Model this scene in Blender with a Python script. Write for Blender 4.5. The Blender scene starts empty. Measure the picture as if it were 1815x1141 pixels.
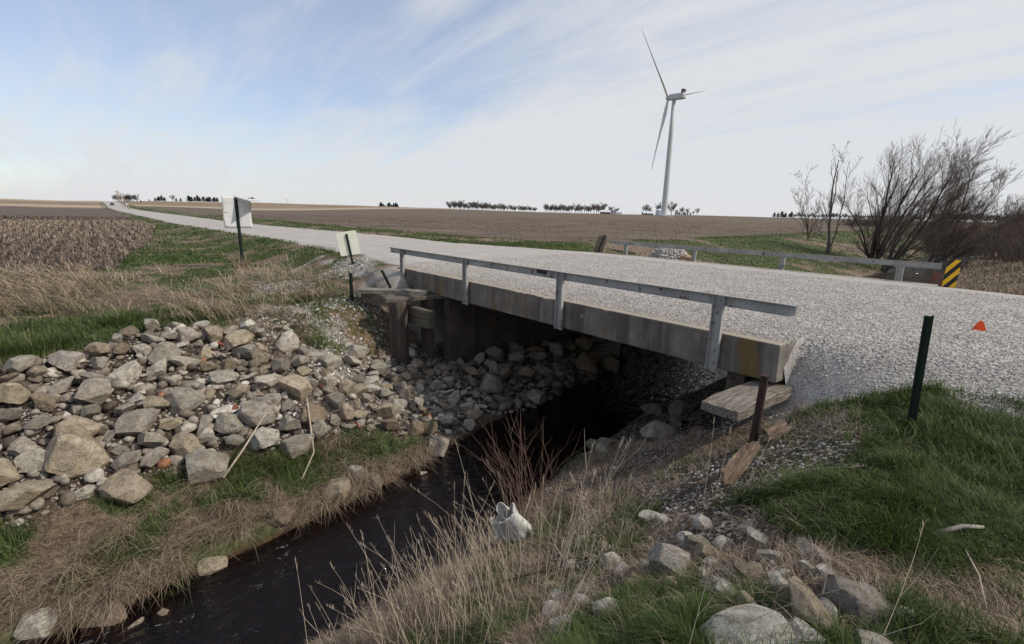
import bpy, math, random
import numpy as np
from mathutils import Vector, Matrix, Euler
R = math.radians
sc = bpy.context.scene
col = sc.collection

# ------------------------------------------------------------------ camera
YAW = R(40.8); PITCH = math.atan(193.4/857.0); ROLL = math.atan(.0225); EYE = 1.9
_f = Vector((-math.cos(YAW), math.sin(YAW), 0)); _r = Vector((math.sin(YAW), math.cos(YAW), 0)); _u = Vector((0, 0, 1))
FW = math.cos(PITCH)*_f - math.sin(PITCH)*_u; UPV = math.sin(PITCH)*_f + math.cos(PITCH)*_u
cd = bpy.data.cameras.new('camera'); cam = bpy.data.objects.new('camera', cd); col.objects.link(cam)
cX = math.cos(ROLL)*_r + math.sin(ROLL)*UPV; cY = -math.sin(ROLL)*_r + math.cos(ROLL)*UPV
m3 = Matrix((cX, cY, -FW)).transposed()
cam.matrix_world = Matrix.Translation((0, 0, EYE)) @ m3.to_4x4()
cd.sensor_width = 36.0; cd.lens = 857.0/1815.0*36.0; cd.clip_start = .05; cd.clip_end = 20000
sc.camera = cam

# ------------------------------------------------------------------ light
SUN_DIR = Vector((.60, .46, .68)).normalized()
sun_el = math.asin(SUN_DIR.z); sun_az = math.atan2(SUN_DIR.x, SUN_DIR.y)
w = bpy.data.worlds.new("World"); sc.world = w; w.use_nodes = True
nt = w.node_tree; nt.nodes.clear()
def N(t, typ, **kw):
    n = t.nodes.new(typ)
    for k, v in kw.items(): setattr(n, k, v)
    return n
out = N(nt, 'ShaderNodeOutputWorld'); bg = N(nt, 'ShaderNodeBackground'); bg.inputs[1].default_value = .115
sky = N(nt, 'ShaderNodeTexSky', sky_type='NISHITA'); sky.sun_disc = False; sky.sun_elevation = sun_el; sky.sun_rotation = sun_az
sky.air_density = 1.0; sky.dust_density = .6; sky.ozone_density = 2.0
tc = N(nt, 'ShaderNodeTexCoord')
# thin high cloud: project the view direction on a plane overhead, then stretched noise
sep = N(nt, 'ShaderNodeSeparateXYZ'); nt.links.new(tc.outputs['Generated'], sep.inputs[0])
def M(t, op, a, b=None, c=None, clamp=False):
    n = t.nodes.new('ShaderNodeMath'); n.operation = op; n.use_clamp = clamp
    for i, v in enumerate((a, b, c)):
        if v is None: continue
        if isinstance(v, (int, float)): n.inputs[i].default_value = v
        else: t.links.new(v, n.inputs[i])
    return n.outputs[0]
def L(t, a, b): t.links.new(a, b)
zc = M(nt, 'ADD', M(nt, 'MAXIMUM', sep.outputs[2], 0.0), .16)
px_ = M(nt, 'DIVIDE', sep.outputs[0], zc); py_ = M(nt, 'DIVIDE', sep.outputs[1], zc)
cmb = N(nt, 'ShaderNodeCombineXYZ'); L(nt, px_, cmb.inputs[0]); L(nt, py_, cmb.inputs[1])
mp = N(nt, 'ShaderNodeMapping'); L(nt, cmb.outputs[0], mp.inputs[0])
mp.inputs['Rotation'].default_value = (0, 0, R(62)); mp.inputs['Scale'].default_value = (.42, 1.0, 1)
n1 = N(nt, 'ShaderNodeTexNoise'); L(nt, mp.outputs[0], n1.inputs[0])
n1.inputs['Scale'].default_value = .95; n1.inputs['Detail'].default_value = 7; n1.inputs['Roughness'].default_value = .52; n1.inputs['Distortion'].default_value = .45
mp2 = N(nt, 'ShaderNodeMapping'); L(nt, cmb.outputs[0], mp2.inputs[0])
mp2.inputs['Rotation'].default_value = (0, 0, R(48)); mp2.inputs['Scale'].default_value = (.35, 1.6, 1)
n2 = N(nt, 'ShaderNodeTexNoise'); L(nt, mp2.outputs[0], n2.inputs[0])
n2.inputs['Scale'].default_value = 2.2; n2.inputs['Detail'].default_value = 9; n2.inputs['Roughness'].default_value = .62; n2.inputs['Distortion'].default_value = .7
# more cloud toward the turbine side (+Y) and toward the horizon
dotr = M(nt, 'ADD', M(nt, 'MULTIPLY', sep.outputs[0], .653), M(nt, 'MULTIPLY', sep.outputs[1], .757))
side = M(nt, 'MULTIPLY', dotr, .38)
hz = M(nt, 'SUBTRACT', 1.0, M(nt, 'MULTIPLY', M(nt, 'MAXIMUM', sep.outputs[2], 0.0), 3.2), clamp=True)
dens = M(nt, 'ADD', M(nt, 'ADD', M(nt, 'MULTIPLY', n1.outputs[0], 1.9), M(nt, 'MULTIPLY', n2.outputs[0], 1.4)), side)
dens = M(nt, 'ADD', dens, M(nt, 'MULTIPLY', hz, .80))
dens = M(nt, 'SUBTRACT', dens, 1.32)
dens = M(nt, 'MULTIPLY', dens, 1.0, clamp=True)
mr = N(nt, 'ShaderNodeMapRange', interpolation_type='SMOOTHSTEP'); L(nt, dens, mr.inputs[0])
mr.inputs[1].default_value = 0; mr.inputs[2].default_value = 1.0; mr.inputs[3].default_value = .32; mr.inputs[4].default_value = .97
bl = N(nt, 'ShaderNodeMix', data_type='RGBA', blend_type='MULTIPLY'); bl.inputs['Factor'].default_value = 1; L(nt, sky.outputs[0], bl.inputs['A']); bl.inputs['B'].default_value = (1.22, 1.25, 1.36, 1)
mx = N(nt, 'ShaderNodeMix', data_type='RGBA'); L(nt, mr.outputs[0], mx.inputs['Factor']); L(nt, bl.outputs['Result'], mx.inputs['A'])
mx.inputs['B'].default_value = (6.4, 6.5, 6.7, 1)
L(nt, mx.outputs['Result'], bg.inputs[0]); L(nt, bg.outputs[0], out.inputs[0])

sd = bpy.data.lights.new('sun', 'SUN'); so = bpy.data.objects.new('sun', sd); col.objects.link(so)
sd.energy = 3.1; sd.angle = R(1.6); sd.color = (1, .93, .82)
so.rotation_euler = (-SUN_DIR).to_track_quat('-Z', 'Y').to_euler()
sc.view_settings.view_transform = 'Standard'; sc.view_settings.look = 'None'; sc.view_settings.gamma = 1
sc.view_settings.exposure = 0.0
sc.cycles.max_bounces = 6; sc.cycles.transparent_max_bounces = 8

# ------------------------------------------------------------------ terrain functions
rng = np.random.default_rng(7)
_H = rng.random((256, 256))
def vn(x, y, s=1.0, o=0):
    x = np.asarray(x, float)/s + 31.7*o + 1000; y = np.asarray(y, float)/s + 17.3*o + 1000
    xi = np.floor(x).astype(int); yi = np.floor(y).astype(int); fx = x-xi; fy = y-yi
    fx = fx*fx*(3-2*fx); fy = fy*fy*(3-2*fy)
    h = lambda a, b: _H[(a+13*o) & 255, (b+7*o) & 255]
    return (h(xi, yi)*(1-fx)+h(xi+1, yi)*fx)*(1-fy)+(h(xi, yi+1)*(1-fx)+h(xi+1, yi+1)*fx)*fy
def fb(x, y, s=1.0, o=0, n=4):
    t = 0; a = .5; k = 0
    for i in range(n): t = t+a*vn(x, y, s, o+i); k += a; s *= .5; a *= .5
    return t/k
def ss(a, b, x):
    t = np.clip((np.asarray(x, float)-a)/(b-a), 0, 1); return t*t*(3-2*t)
WZ = -3.4
def wz(y): return WZ+.70*np.clip((y-11.5)/7.5, 0, 1)
_cy = [-80, -6, 0, 1.5, 4, 7, 11, 15, 20, 40, 56, 93, 147, 200, 400]
def xl(y): return np.interp(y, _cy, [-11, -7.1, -7.55, -7.72, -8.1, -9.0, -9.75, -9.9, -10.0, -10.1, -10.6, -12.8, -15, -10, 40])
def xr(y): return np.interp(y, _cy, [-8, -4.6, -5.05, -5.25, -5.45, -6.3, -7.1, -6.7, -6.4, -6.9, -8.0, -10.2, -12.5, -7, 44])
_ru = np.array([-900, 0, 100, 190, 250, 450, 550, 660, 790, 960, 1100, 1240, 1400, 1815, 3500])
_ra = np.arctan((_ru-907.5)/857/1.025)
_re = [5, 5, 3.5, 4.5, 5.5, 7.0, 6.0, 4.3, 2.6, 2.0, 1.5, 2.6, 2.0, 2, 2]
def bear(u, r):
    """a point r metres from the camera foot on the bearing of the photograph's horizon column u"""
    a = math.atan((u-907.5)/857/1.025)
    d = _f*math.cos(a) + _r*math.sin(a)
    return d.x*r, d.y*r
_rx = [-3000, -700, -480, -420, -345, -250, -80, -35, 100]
_rz = [-2, 1.0, 3.8, 2.9, -.1, -.5, -.42, 0, 0]
_lu = np.arctan((np.array([-900, 190, 240, 440, 620, 800, 1080, 1240, 1815])-907.5)/857/1.025); _lr = [345, 345, 345, 240, 290, 400, 800, 3000, 5000]
def far_line(x, y):
    a = np.arctan2(x*_r.x+y*_r.y, np.maximum(x*_f.x+y*_f.y, 1e-3)); return np.hypot(x, y)-np.interp(a, _lu, _lr)
def roadz(x): return np.interp(x, _rx, _rz)
def base(x, y):
    x = np.asarray(x, float); y = np.asarray(y, float)
    r = np.hypot(x, y)
    fwd = x*_f.x+y*_f.y; rgt = x*_r.x+y*_r.y
    az = np.arctan2(rgt, np.maximum(fwd, 1e-3))
    e = np.interp(az, _ra, _re)
    left = ss(-.62, -.70, az)
    R0 = 120*(1-left)+345*left; R1 = 900*(1-left)+480*left
    zc = EYE + e/857*R1*np.cos(az)
    z0 = -.7 + .62*ss(14, 19, y) + 1.5*ss(30, 300, y)*(1-left)
    z = z0 + (zc-z0)*ss(0, 1, (r-R0)/(R1-R0))
    z = z + 1.6*ss(-.42, -.30, az)*ss(.08, -.15, az)*ss(150, 420, r)*ss(900, 500, r)
    z = z - np.maximum(r-R1*1.05, 0)*.012
    z = z + (fb(x, y, 60, 3)-.5)*.8*ss(60, 200, r)
    z = z + (fb(x, y, 2.5, 5)-.5)*.16*ss(400, 50, r)
    return z
def gz(x, y):
    x = np.asarray(x, float); y = np.asarray(y, float)
    z = base(x, y)
    # --- left side: bank top near the riprap
    L_ = xl(y); Rr = xr(y)
    d = L_-x
    nb = fb(x, y, 1.1, 9)-.5
    prof = np.interp(d, [-3, 0, .25, 1.0, 1.9, 4.2, 5.9, 7.5, 11], [-3.9, -3.42, -3.2, -3.0, -2.62, -1.75, -1.05, -.92, -.72])
    prof = prof + nb*.14*ss(0, 1, d)
    # near the timber wing the slope steepens
    dj = np.interp(d, [-3, 0, .3, 3.6, 4.2, 5.2, 6.0, 8], [-3.9, -3.42, -3.3, -2.75, -2.3, -1.25, -.8, -.6]) + nb*.12*ss(0, 1, d)
    k = ss(3.6, 6.6, y)
    left_near = prof*(1-k)+dj*k
    fl = ss(13, 9.5, d)
    zl = left_near*fl + z*(1-fl)
    # --- beyond the bridge: grassed banks
    pf = np.interp(d, [-3, 0, .4, 6, 13], [-3.9, -3.42, -2.9, -1.5, -.2]) + nb*.2
    flf = ss(17, 11, d)
    zlf = pf*flf + z*(1-flf)
    kf = ss(18, 21, y)
    zleft = zl*(1-kf)+zlf*kf
    # --- right side
    e = x-Rr
    sl = np.interp(y, [0, 3, 7], [.70, .66, .60])
    top = np.interp(y, [-3, 0, 3, 6, 9], [-.1, -.25, -.38, -.35, -.3])
    zr = -3.42 + .25*ss(0, .25, e) + sl*np.maximum(e-.15, 0)*.94
    zr = np.minimum(zr, top + .12*(zr-top)) if False else np.where(zr > top-.3, top-.3+.3*(1-np.exp(-(zr-top+.3)/.3)), zr)
    zr = zr + nb*.16*ss(0, 1, e)
    zrf = np.interp(e, [0, .4, 3, 8, 14, 40], [-3.42, -2.9, -2.2, -1.1, -.6, -.3]) + nb*.3
    zrf = zrf*ss(60, 30, e) + z*(1-ss(60, 30, e))
    zright = zr*(1-kf)+zrf*kf
    bed = -3.62 + nb*.25 
    bedm = -3.42 - .3*np.clip(np.minimum(x-L_, Rr-x)/.5, 0, 1) + nb*.12
    z2 = np.where(x < L_, zleft, np.where(x > Rr, zright, bedm))
    # --- road embankment
    rz = roadz(x)-.03
    wn = np.interp(x, [-60, -30, -16, -15.3], [2.6, 3.0, 1.6, 1.2])      # near shoulder widths
    wn = np.where(x > -3, np.interp(x, [-2.7, -1.2, 1], [.85, 1.7, 2.2]), wn)
    yn = np.where(x > -3, np.interp(x, [-2.7, -1.2, 1], [8.62, 9.4, 9.6]), np.interp(x, [-60, -20, -15.3], [8.4, 8.2, 7.95]))
    yf = np.interp(x, [-60, -26, -16, 5], [17.2, 17.4, 20.1, 19.3])
    a = ss(0, 1, (y-(yn-wn))/wn)
    b = ss(0, 1, ((yf+2.2)-y)/2.2)
    m = a*b*(1-ss(-14.9, -13.9, x)*ss(-2.68, -2.95, x))
    z3 = z2 + (rz-z2)*m
    z3 = np.where((x > L_+.15) & (x < Rr-.15) & (y > 11), z3+.68*np.clip((y-11.5)/7.5, 0, 1), z3)
    # --- opening under the bridge
    under = (x > -12.35) & (x < -3.55) & (y > 7.7) & (y < 20.3)
    kk = ss(5.8, 7.0, x-Rr-0)  # unused far side
    zu = np.where(x < L_, np.interp(d, [0, .3, 1.3, 3.4], [-3.42, -3.3, -3.1, -2.8])+nb*.15+.9*ss(13, 19, y)*ss(.2, 1.6, d), np.where(x > Rr, np.interp(e, [0, .3, 4], [-3.42, -3.2, -1.7])+nb*.1, bedm))
    zu = zu+.68*np.clip((y-11.5)/7.5, 0, 1)*ss(2.5, 0, np.maximum(d, e))
    z3 = np.where(under, zu, z3)
    hid = (y > 7.9) & (y < 20.0) & (((x <= -12.35) & (x > -15.2)) | ((x >= -3.55) & (x < -2.75)))
    z3 = np.where(hid, np.minimum(z3, -.8), z3)
    return z3

def road_top(x, y):
    x = np.asarray(x, float); y = np.asarray(y, float)
    y0 = np.where(x > -2.7, np.interp(x, [-2.7, -1.2, 3, 30], [8.1, 8.5, 8.9, 8.9]), np.interp(x, [-520, -60, -20, -15.3], [8.3, 8.3, 8.2, 8.0]))
    y1 = np.interp(x, [-520, -60, -26, -16, 30], [17.2, 17.2, 17.4, 20.0, 19.3])
    ed = np.minimum(y-y0, y1-y); jn = fb(x, y, .5, 71)-.5; jb = fb(x, y, 2.2, 73)-.5
    onb = (x > -15.3) & (x < -2.7)
    zb = np.where(onb, roadz(x), gz(x, y)+.015); zb = zb+(roadz(x)-zb)*ss(.35, 1.1, ed)*ss(3.5, 1.0, np.abs(x+9)-6.3)
    z = zb+.05*ss(.0, 1.6, ed)+jn*.03*ss(0, .5, ed)+jb*.03*ss(0, .8, ed)-.06*(1-ss(0, .4, ed+jn*.4))
    return np.where(onb & (ed < .001), -.03, z)
# ------------------------------------------------------------------ zone masks (shared by the ground colours and what grows on it)
def m_road(x, y):
    yn = np.where(x > -3, np.interp(x, [-2.75, -2.2, -1.2, 1.5], [7.75, 7.6, 8.2, 9.0]), np.interp(x, [-60, -24, -16, -15.3], [8.4, 8.9, 8.3, 7.9]))
    yf = np.interp(x, [-60, -26, -16, 5], [17.0, 17.2, 20.0, 19.0])
    j = (fb(x, y, .9, 21)-.5)*1.1
    return ss(-.25, .25, y-yn+j)*ss(-.25, .25, yf-y+j)
def m_rip(x, y):
    d = xl(y)-x
    top = np.interp(y, [-3, -1, 1, 3.2, 4.2, 6.5], [5.0, 5.6, 6.0, 5.6, 4.3, 4.0])
    bot = np.interp(y, [-3, 0, 2.5, 4.2, 5.5, 8], [2.1, 1.9, 1.7, 1.2, .3, 0])
    j = (fb(x, y, 1.0, 31)-.5)*1.0
    m = ss(-.2, .2, d-bot+j)*ss(-.2, .2, top-d+j)*(y < 7.7)
    u = (x > -12.2)*(x < xl(y)+.1)*(y >= 7.6)*(y < 19.8)
    return np.maximum(m, u*1.0)
def m_field(x, y):
    ed = np.interp(x, [-400, -75, -40, -25.5, -24], [8, 6.0, 2.6, .3, -4])
    j = (fb(x, y, 2, 41)-.5)*1.0
    near = ss(-.5, .5, ed-y+j)*(x < -23.5+j)
    yf = np.interp(x, [-300, -60, -26, -16, 5], [21, 23.0, 24.5, 28.5, 29])
    far = ss(-.6, .6, y-yf+j)*ss(0, 2, (xl(y)-14)-x+j)
    fr2 = ss(30, 40, x-xr(y))*(y > 22)
    return np.maximum(np.maximum(near, far), fr2)
def m_green(x, y):
    """how green the grass is, 0..1"""
    g = ss(.47, .60, fb(x, y, 1.6, 51)*.65+fb(x, y, .5, 52)*.35)
    d = xl(y)-x; e = x-xr(y)
    g = np.where((e > 3.0) & (y < 9), ss(.36, .46, fb(x, y, 1.2, 53)+.05*np.minimum(e-3.5, 1.5)), g)          # lush corner by the camera
    g = np.where((e < 3.4) & (e > 0) & (y < 9), g*.55, g)
    verge = (x < -26) & (y > np.interp(x, [-75, -25], [5.5, 0.5])) & (y < 8.6)
    g = np.where(verge, ss(.34, .52, fb(x, y, 3, 54)*.6+fb(x, y, .8, 44)*.4), g)
    farv = (y > 16.5) & (y < 30) & (x < -12)
    g = np.where(farv, ss(.38, .54, fb(x*.5, y, 2.2, 55)*.6+fb(x, y, .7, 42)*.4), g)
    bank = (y > 20.3) & (d > 0) & (d < 16)
    g = np.where(bank, ss(.34, .5, fb(x, y, 3.5, 56)), g)
    rb = (y > 19) & (e > 0)
    g = np.where(rb, .35*ss(.5, .6, fb(x, y, 3.5, 57)), g)
    straw = (x < -15) & (x > -24.5) & (y < 1.5)
    g = np.where(straw, g*.6, g)
    lowb = (d > .4) & (d < 2.6) & (y < 6)
    g = np.where(lowb, ss(.44, .56, fb(x, y, .9, 50)*.6+fb(x, y, .3, 49)*.4), g)
    vg = (x < -13.5) & (x > -24) & (y > 1.0) & (y < 8)
    g = np.where((x > -.4) & (y < 4.3) & (y > 1), np.maximum(g, .8*ss(.38, .5, fb(x, y, .5, 45))), g)
    g = np.where(vg, ss(.43, .55, fb(x, y, 1.3, 48)*.6+fb(x, y, .45, 47)*.4), g)
    g = np.maximum(g, ss(1.5, .8, np.hypot((x+14.4)*.8, (y+.6)*.55))*.95)
    g = np.where((y > 7.2) & (y < 20.4) & (x > -13.5) & (x < -3), 0, g)
    g = np.where((x > -16.2) & (x < -13) & (y > 6.3) & (y < 8.4), 0, g)
    return g

# ------------------------------------------------------------------ helpers
def tag(o, label=None, cat=None, group=None, kind=None):
    for k, v in (('label', label), ('category', cat), ('group', group), ('kind', kind)):
        if v: o[k] = v
    return o
def np_mesh(name, V, F, mat, parent=None, smooth=False, attrs=None, link=True):
    """V (n,3), F (m,k) uniform polygons, or a list of such arrays"""
    V = np.asarray(V, np.float32)
    Fs = F if isinstance(F, list) else [F]
    me = bpy.data.meshes.new(name)
    me.vertices.add(len(V)); me.vertices.foreach_set('co', V.ravel())
    nl = sum(f.size for f in Fs); npoly = sum(len(f) for f in Fs)
    me.loops.add(nl); me.loops.foreach_set('vertex_index', np.concatenate([f.ravel() for f in Fs]).astype(np.int32))
    tot = np.concatenate([np.full(len(f), f.shape[1], np.int32) for f in Fs])
    st = np.concatenate([[0], np.cumsum(tot)[:-1]]).astype(np.int32)
    me.polygons.add(npoly); me.polygons.foreach_set('loop_start', st)
    me.update(calc_edges=True)
    if smooth: me.polygons.foreach_set('use_smooth', np.ones(npoly, bool))
    for k, a in (attrs or {}).items():
        at_ = me.attributes.new(k, 'FLOAT', 'POINT'); at_.data.foreach_set('value', np.asarray(a, np.float32).ravel())
    if mat: me.materials.append(mat)
    if not link: return me
    o = bpy.data.objects.new(name, me); col.objects.link(o)
    if parent: o.parent = parent
    return o
def empty(name, loc=(0, 0, 0), rot=(0, 0, 0), **kw):
    o = bpy.data.objects.new(name, None); col.objects.link(o); o.location = loc; o.rotation_euler = rot
    o.empty_display_size = .1
    return tag(o, **kw)
class MB:
    def __init__(s): s.V = []; s.F = []
    def add(s, V, F):
        n = len(s.V); s.V += [tuple(v) for v in V]; s.F += [tuple(i+n for i in f) for f in F]; return s
    def box(s, c, d, M_=None, bev=0.0):
        hx, hy, hz = d[0]/2, d[1]/2, d[2]/2; b = bev
        if b <= 0:
            V = [Vector((x*hx, y*hy, z*hz)) for x in (-1, 1) for y in (-1, 1) for z in (-1, 1)]
            F = [(0, 1, 3, 2), (4, 6, 7, 5), (0, 4, 5, 1), (2, 3, 7, 6), (0, 2, 6, 4), (1, 5, 7, 3)]
        else:
            bm_ = []; V = []; F = []
            import bmesh
            bm = bmesh.new(); bmesh.ops.create_cube(bm, size=1)
            for v in bm.verts: v.co = Vector((v.co.x*d[0], v.co.y*d[1], v.co.z*d[2]))
            bmesh.ops.bevel(bm, geom=list(bm.edges), offset=b, segments=2, profile=.6, affect='EDGES')
            bm.verts.index_update()
            V = [v.co.copy() for v in bm.verts]; F = [tuple(v.index for v in f.verts) for f in bm.faces]; bm.free()
        if M_ is not None: V = [M_ @ v for v in V]
        V = [v+Vector(c) for v in V]
        return s.add(V, F)
    def tube(s, pts, rad, n=6, cap=True):
        pts = [Vector(p) for p in pts]; k = len(pts)
        if not hasattr(rad, '__len__'): rad = [rad]*k
        V = []; F = []; prev = None
        for i, p in enumerate(pts):
            t = (pts[min(i+1, k-1)]-pts[max(i-1, 0)]).normalized()
            if prev is None:
                a = t.orthogonal().normalized()
            else:
                a = (prev-t*prev.dot(t)).normalized()
            prev = a; b = t.cross(a)
            for j in range(n):
                q = 2*math.pi*j/n; V.append(p+(a*math.cos(q)+b*math.sin(q))*rad[i])
        for i in range(k-1):
            for j in range(n):
                F.append((i*n+j, i*n+(j+1) % n, (i+1)*n+(j+1) % n, (i+1)*n+j))
        if cap: F.append(tuple(range(n))[::-1]); F.append(tuple((k-1)*n+j for j in range(n)))
        return s.add(V, F)
    def prism(s, poly, h0, h1, M_=None):
        """polygon in xy, extruded along z"""
        n = len(poly); V = [Vector((p[0], p[1], h0)) for p in poly]+[Vector((p[0], p[1], h1)) for p in poly]
        if M_ is not None: V = [M_ @ v for v in V]
        F = [tuple(range(n))[::-1], tuple(range(n, 2*n))]+[(i, (i+1) % n, n+(i+1) % n, n+i) for i in range(n)]
        return s.add(V, F)
    def build(s, name, mat, parent=None, smooth=False, loc=None, link=True):
        me = bpy.data.meshes.new(name); me.from_pydata(s.V, [], s.F); me.materials.append(mat)
        if smooth: me.polygons.foreach_set('use_smooth', [True]*len(me.polygons))
        me.update()
        if not link: return me
        o = bpy.data.objects.new(name, me); col.objects.link(o)
        if parent: o.parent = parent
        if loc: o.location = loc
        return o

# ------------------------------------------------------------------ materials
def new_mat(name):
    m = bpy.data.materials.new(name); m.use_nodes = True; t = m.node_tree; t.nodes.clear()
    o = t.nodes.new('ShaderNodeOutputMaterial'); b = t.nodes.new('ShaderNodeBsdfPrincipled'); L(t, b.outputs[0], o.inputs[0])
    b.inputs['Roughness'].default_value = .9; b.inputs['Specular IOR Level'].default_value = .25
    return m, t, b, o
def noise(t, vec, scale, detail=4, rough=.55, dist=0, out='Fac'):
    n = t.nodes.new('ShaderNodeTexNoise'); n.inputs['Scale'].default_value = scale; n.inputs['Detail'].default_value = detail
    n.inputs['Roughness'].default_value = rough; n.inputs['Distortion'].default_value = dist
    if vec is not None: L(t, vec, n.inputs['Vector'])
    return n.outputs[out]
def voro(t, vec, scale, out='Distance', feature='F1', rnd=1):
    n = t.nodes.new('ShaderNodeTexVoronoi'); n.inputs['Scale'].default_value = scale; n.feature = feature
    n.inputs['Randomness'].default_value = rnd
    if vec is not None: L(t, vec, n.inputs['Vector'])
    return n.outputs[out]
def mapping(t, vec, scale=(1, 1, 1), rot=(0, 0, 0)):
    n = t.nodes.new('ShaderNodeMapping'); n.inputs['Scale'].default_value = scale; n.inputs['Rotation'].default_value = rot
    L(t, vec, n.inputs['Vector']); return n.outputs[0]
def ramp(t, fac, stops, interp='LINEAR'):
    n = t.nodes.new('ShaderNodeValToRGB'); cr = n.color_ramp; cr.interpolation = interp
    while len(cr.elements) < len(stops): cr.elements.new(.5)
    for e, (p, c) in zip(cr.elements, stops):
        e.position = p; e.color = (*c, 1) if len(c) == 3 else c
    L(t, fac, n.inputs[0]); return n.outputs[0]
def mix(t, f, a, b, mode='MIX'):
    n = t.nodes.new('ShaderNodeMix'); n.data_type = 'RGBA'; n.blend_type = mode
    for k, v in (('Factor', f), ('A', a), ('B', b)):
        if isinstance(v, (int, float)): n.inputs[k].default_value = v
        elif isinstance(v, tuple): n.inputs[k].default_value = (*v, 1)
        else: L(t, v, n.inputs[k])
    return n.outputs['Result']
def sstep(t, v, a, b):
    n = t.nodes.new('ShaderNodeMapRange'); n.interpolation_type = 'SMOOTHSTEP'
    L(t, v, n.inputs[0]); n.inputs[1].default_value = a; n.inputs[2].default_value = b; return n.outputs[0]
def bump(t, b, h, strength=.5, dist=.02):
    n = t.nodes.new('ShaderNodeBump'); n.inputs['Strength'].default_value = strength; n.inputs['Distance'].default_value = dist
    L(t, h, n.inputs['Height']); L(t, n.outputs[0], b.inputs['Normal']); return n
def coords(t, which='Object'):
    n = t.nodes.new('ShaderNodeTexCoord'); return n.outputs[which]
def attr(t, name, out='Fac'):
    n = t.nodes.new('ShaderNodeAttribute'); n.attribute_name = name; return n.outputs[out]

def gravel_nodes(t, v):
    """limestone gravel colour and height from a position vector"""
    c1 = voro(t, v, 44, 'Color'); d1 = voro(t, v, 44, 'Distance')
    c2 = voro(t, v, 21, 'Color'); d2 = voro(t, v, 21, 'Distance')
    g1 = t.nodes.new('ShaderNodeSeparateColor'); L(t, c1, g1.inputs[0])
    g2 = t.nodes.new('ShaderNodeSeparateColor'); L(t, c2, g2.inputs[0])
    a = ramp(t, g1.outputs[0], [(0, (.29, .26, .23)), (.3, (.39, .36, .325)), (.6, (.46, .43, .395)), (.85, (.56, .53, .49)), (1, (.70, .67, .62))])
    b_ = ramp(t, g2.outputs[1], [(0, (.32, .29, .26)), (.5, (.45, .42, .385)), (1, (.58, .555, .515))])
    c = mix(t, .45, a, b_)
    big = noise(t, v, 1.1, 5, .6)
    c = mix(t, sstep(t, big, .44, .62), c, mix(t, .62, c, (.36, .32, .27)))
    st = noise(t, mapping(t, v, (.06, .85, 1)), 1.0, 4, .6)     # wheel tracks run along the road
    sy = t.nodes.new('ShaderNodeSeparateXYZ'); L(t, v, sy.inputs[0])
    trk = M(t, 'ABSOLUTE', M(t, 'SINE', M(t, 'MULTIPLY', M(t, 'ADD', sy.outputs[1], M(t, 'MULTIPLY', noise(t, mapping(t, v, (.12, .3, 1)), 1.0, 2), 1.6)), math.pi/2.1)))
    c = mix(t, M(t, 'MULTIPLY', sstep(t, trk, .72, .95), M(t, 'MULTIPLY', noise(t, mapping(t, v, (.3, 1, 1)), 1.3, 4, .6), .7)), c, (.38, .345, .305))
    c = mix(t, sstep(t, st, .48, .60), c, mix(t, .8, c, (.41, .372, .335)))
    h = M(t, 'ADD', M(t, 'MULTIPLY', M(t, 'SUBTRACT', 1, d1), .5), M(t, 'SUBTRACT', 1, d2))
    return c, h

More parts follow.
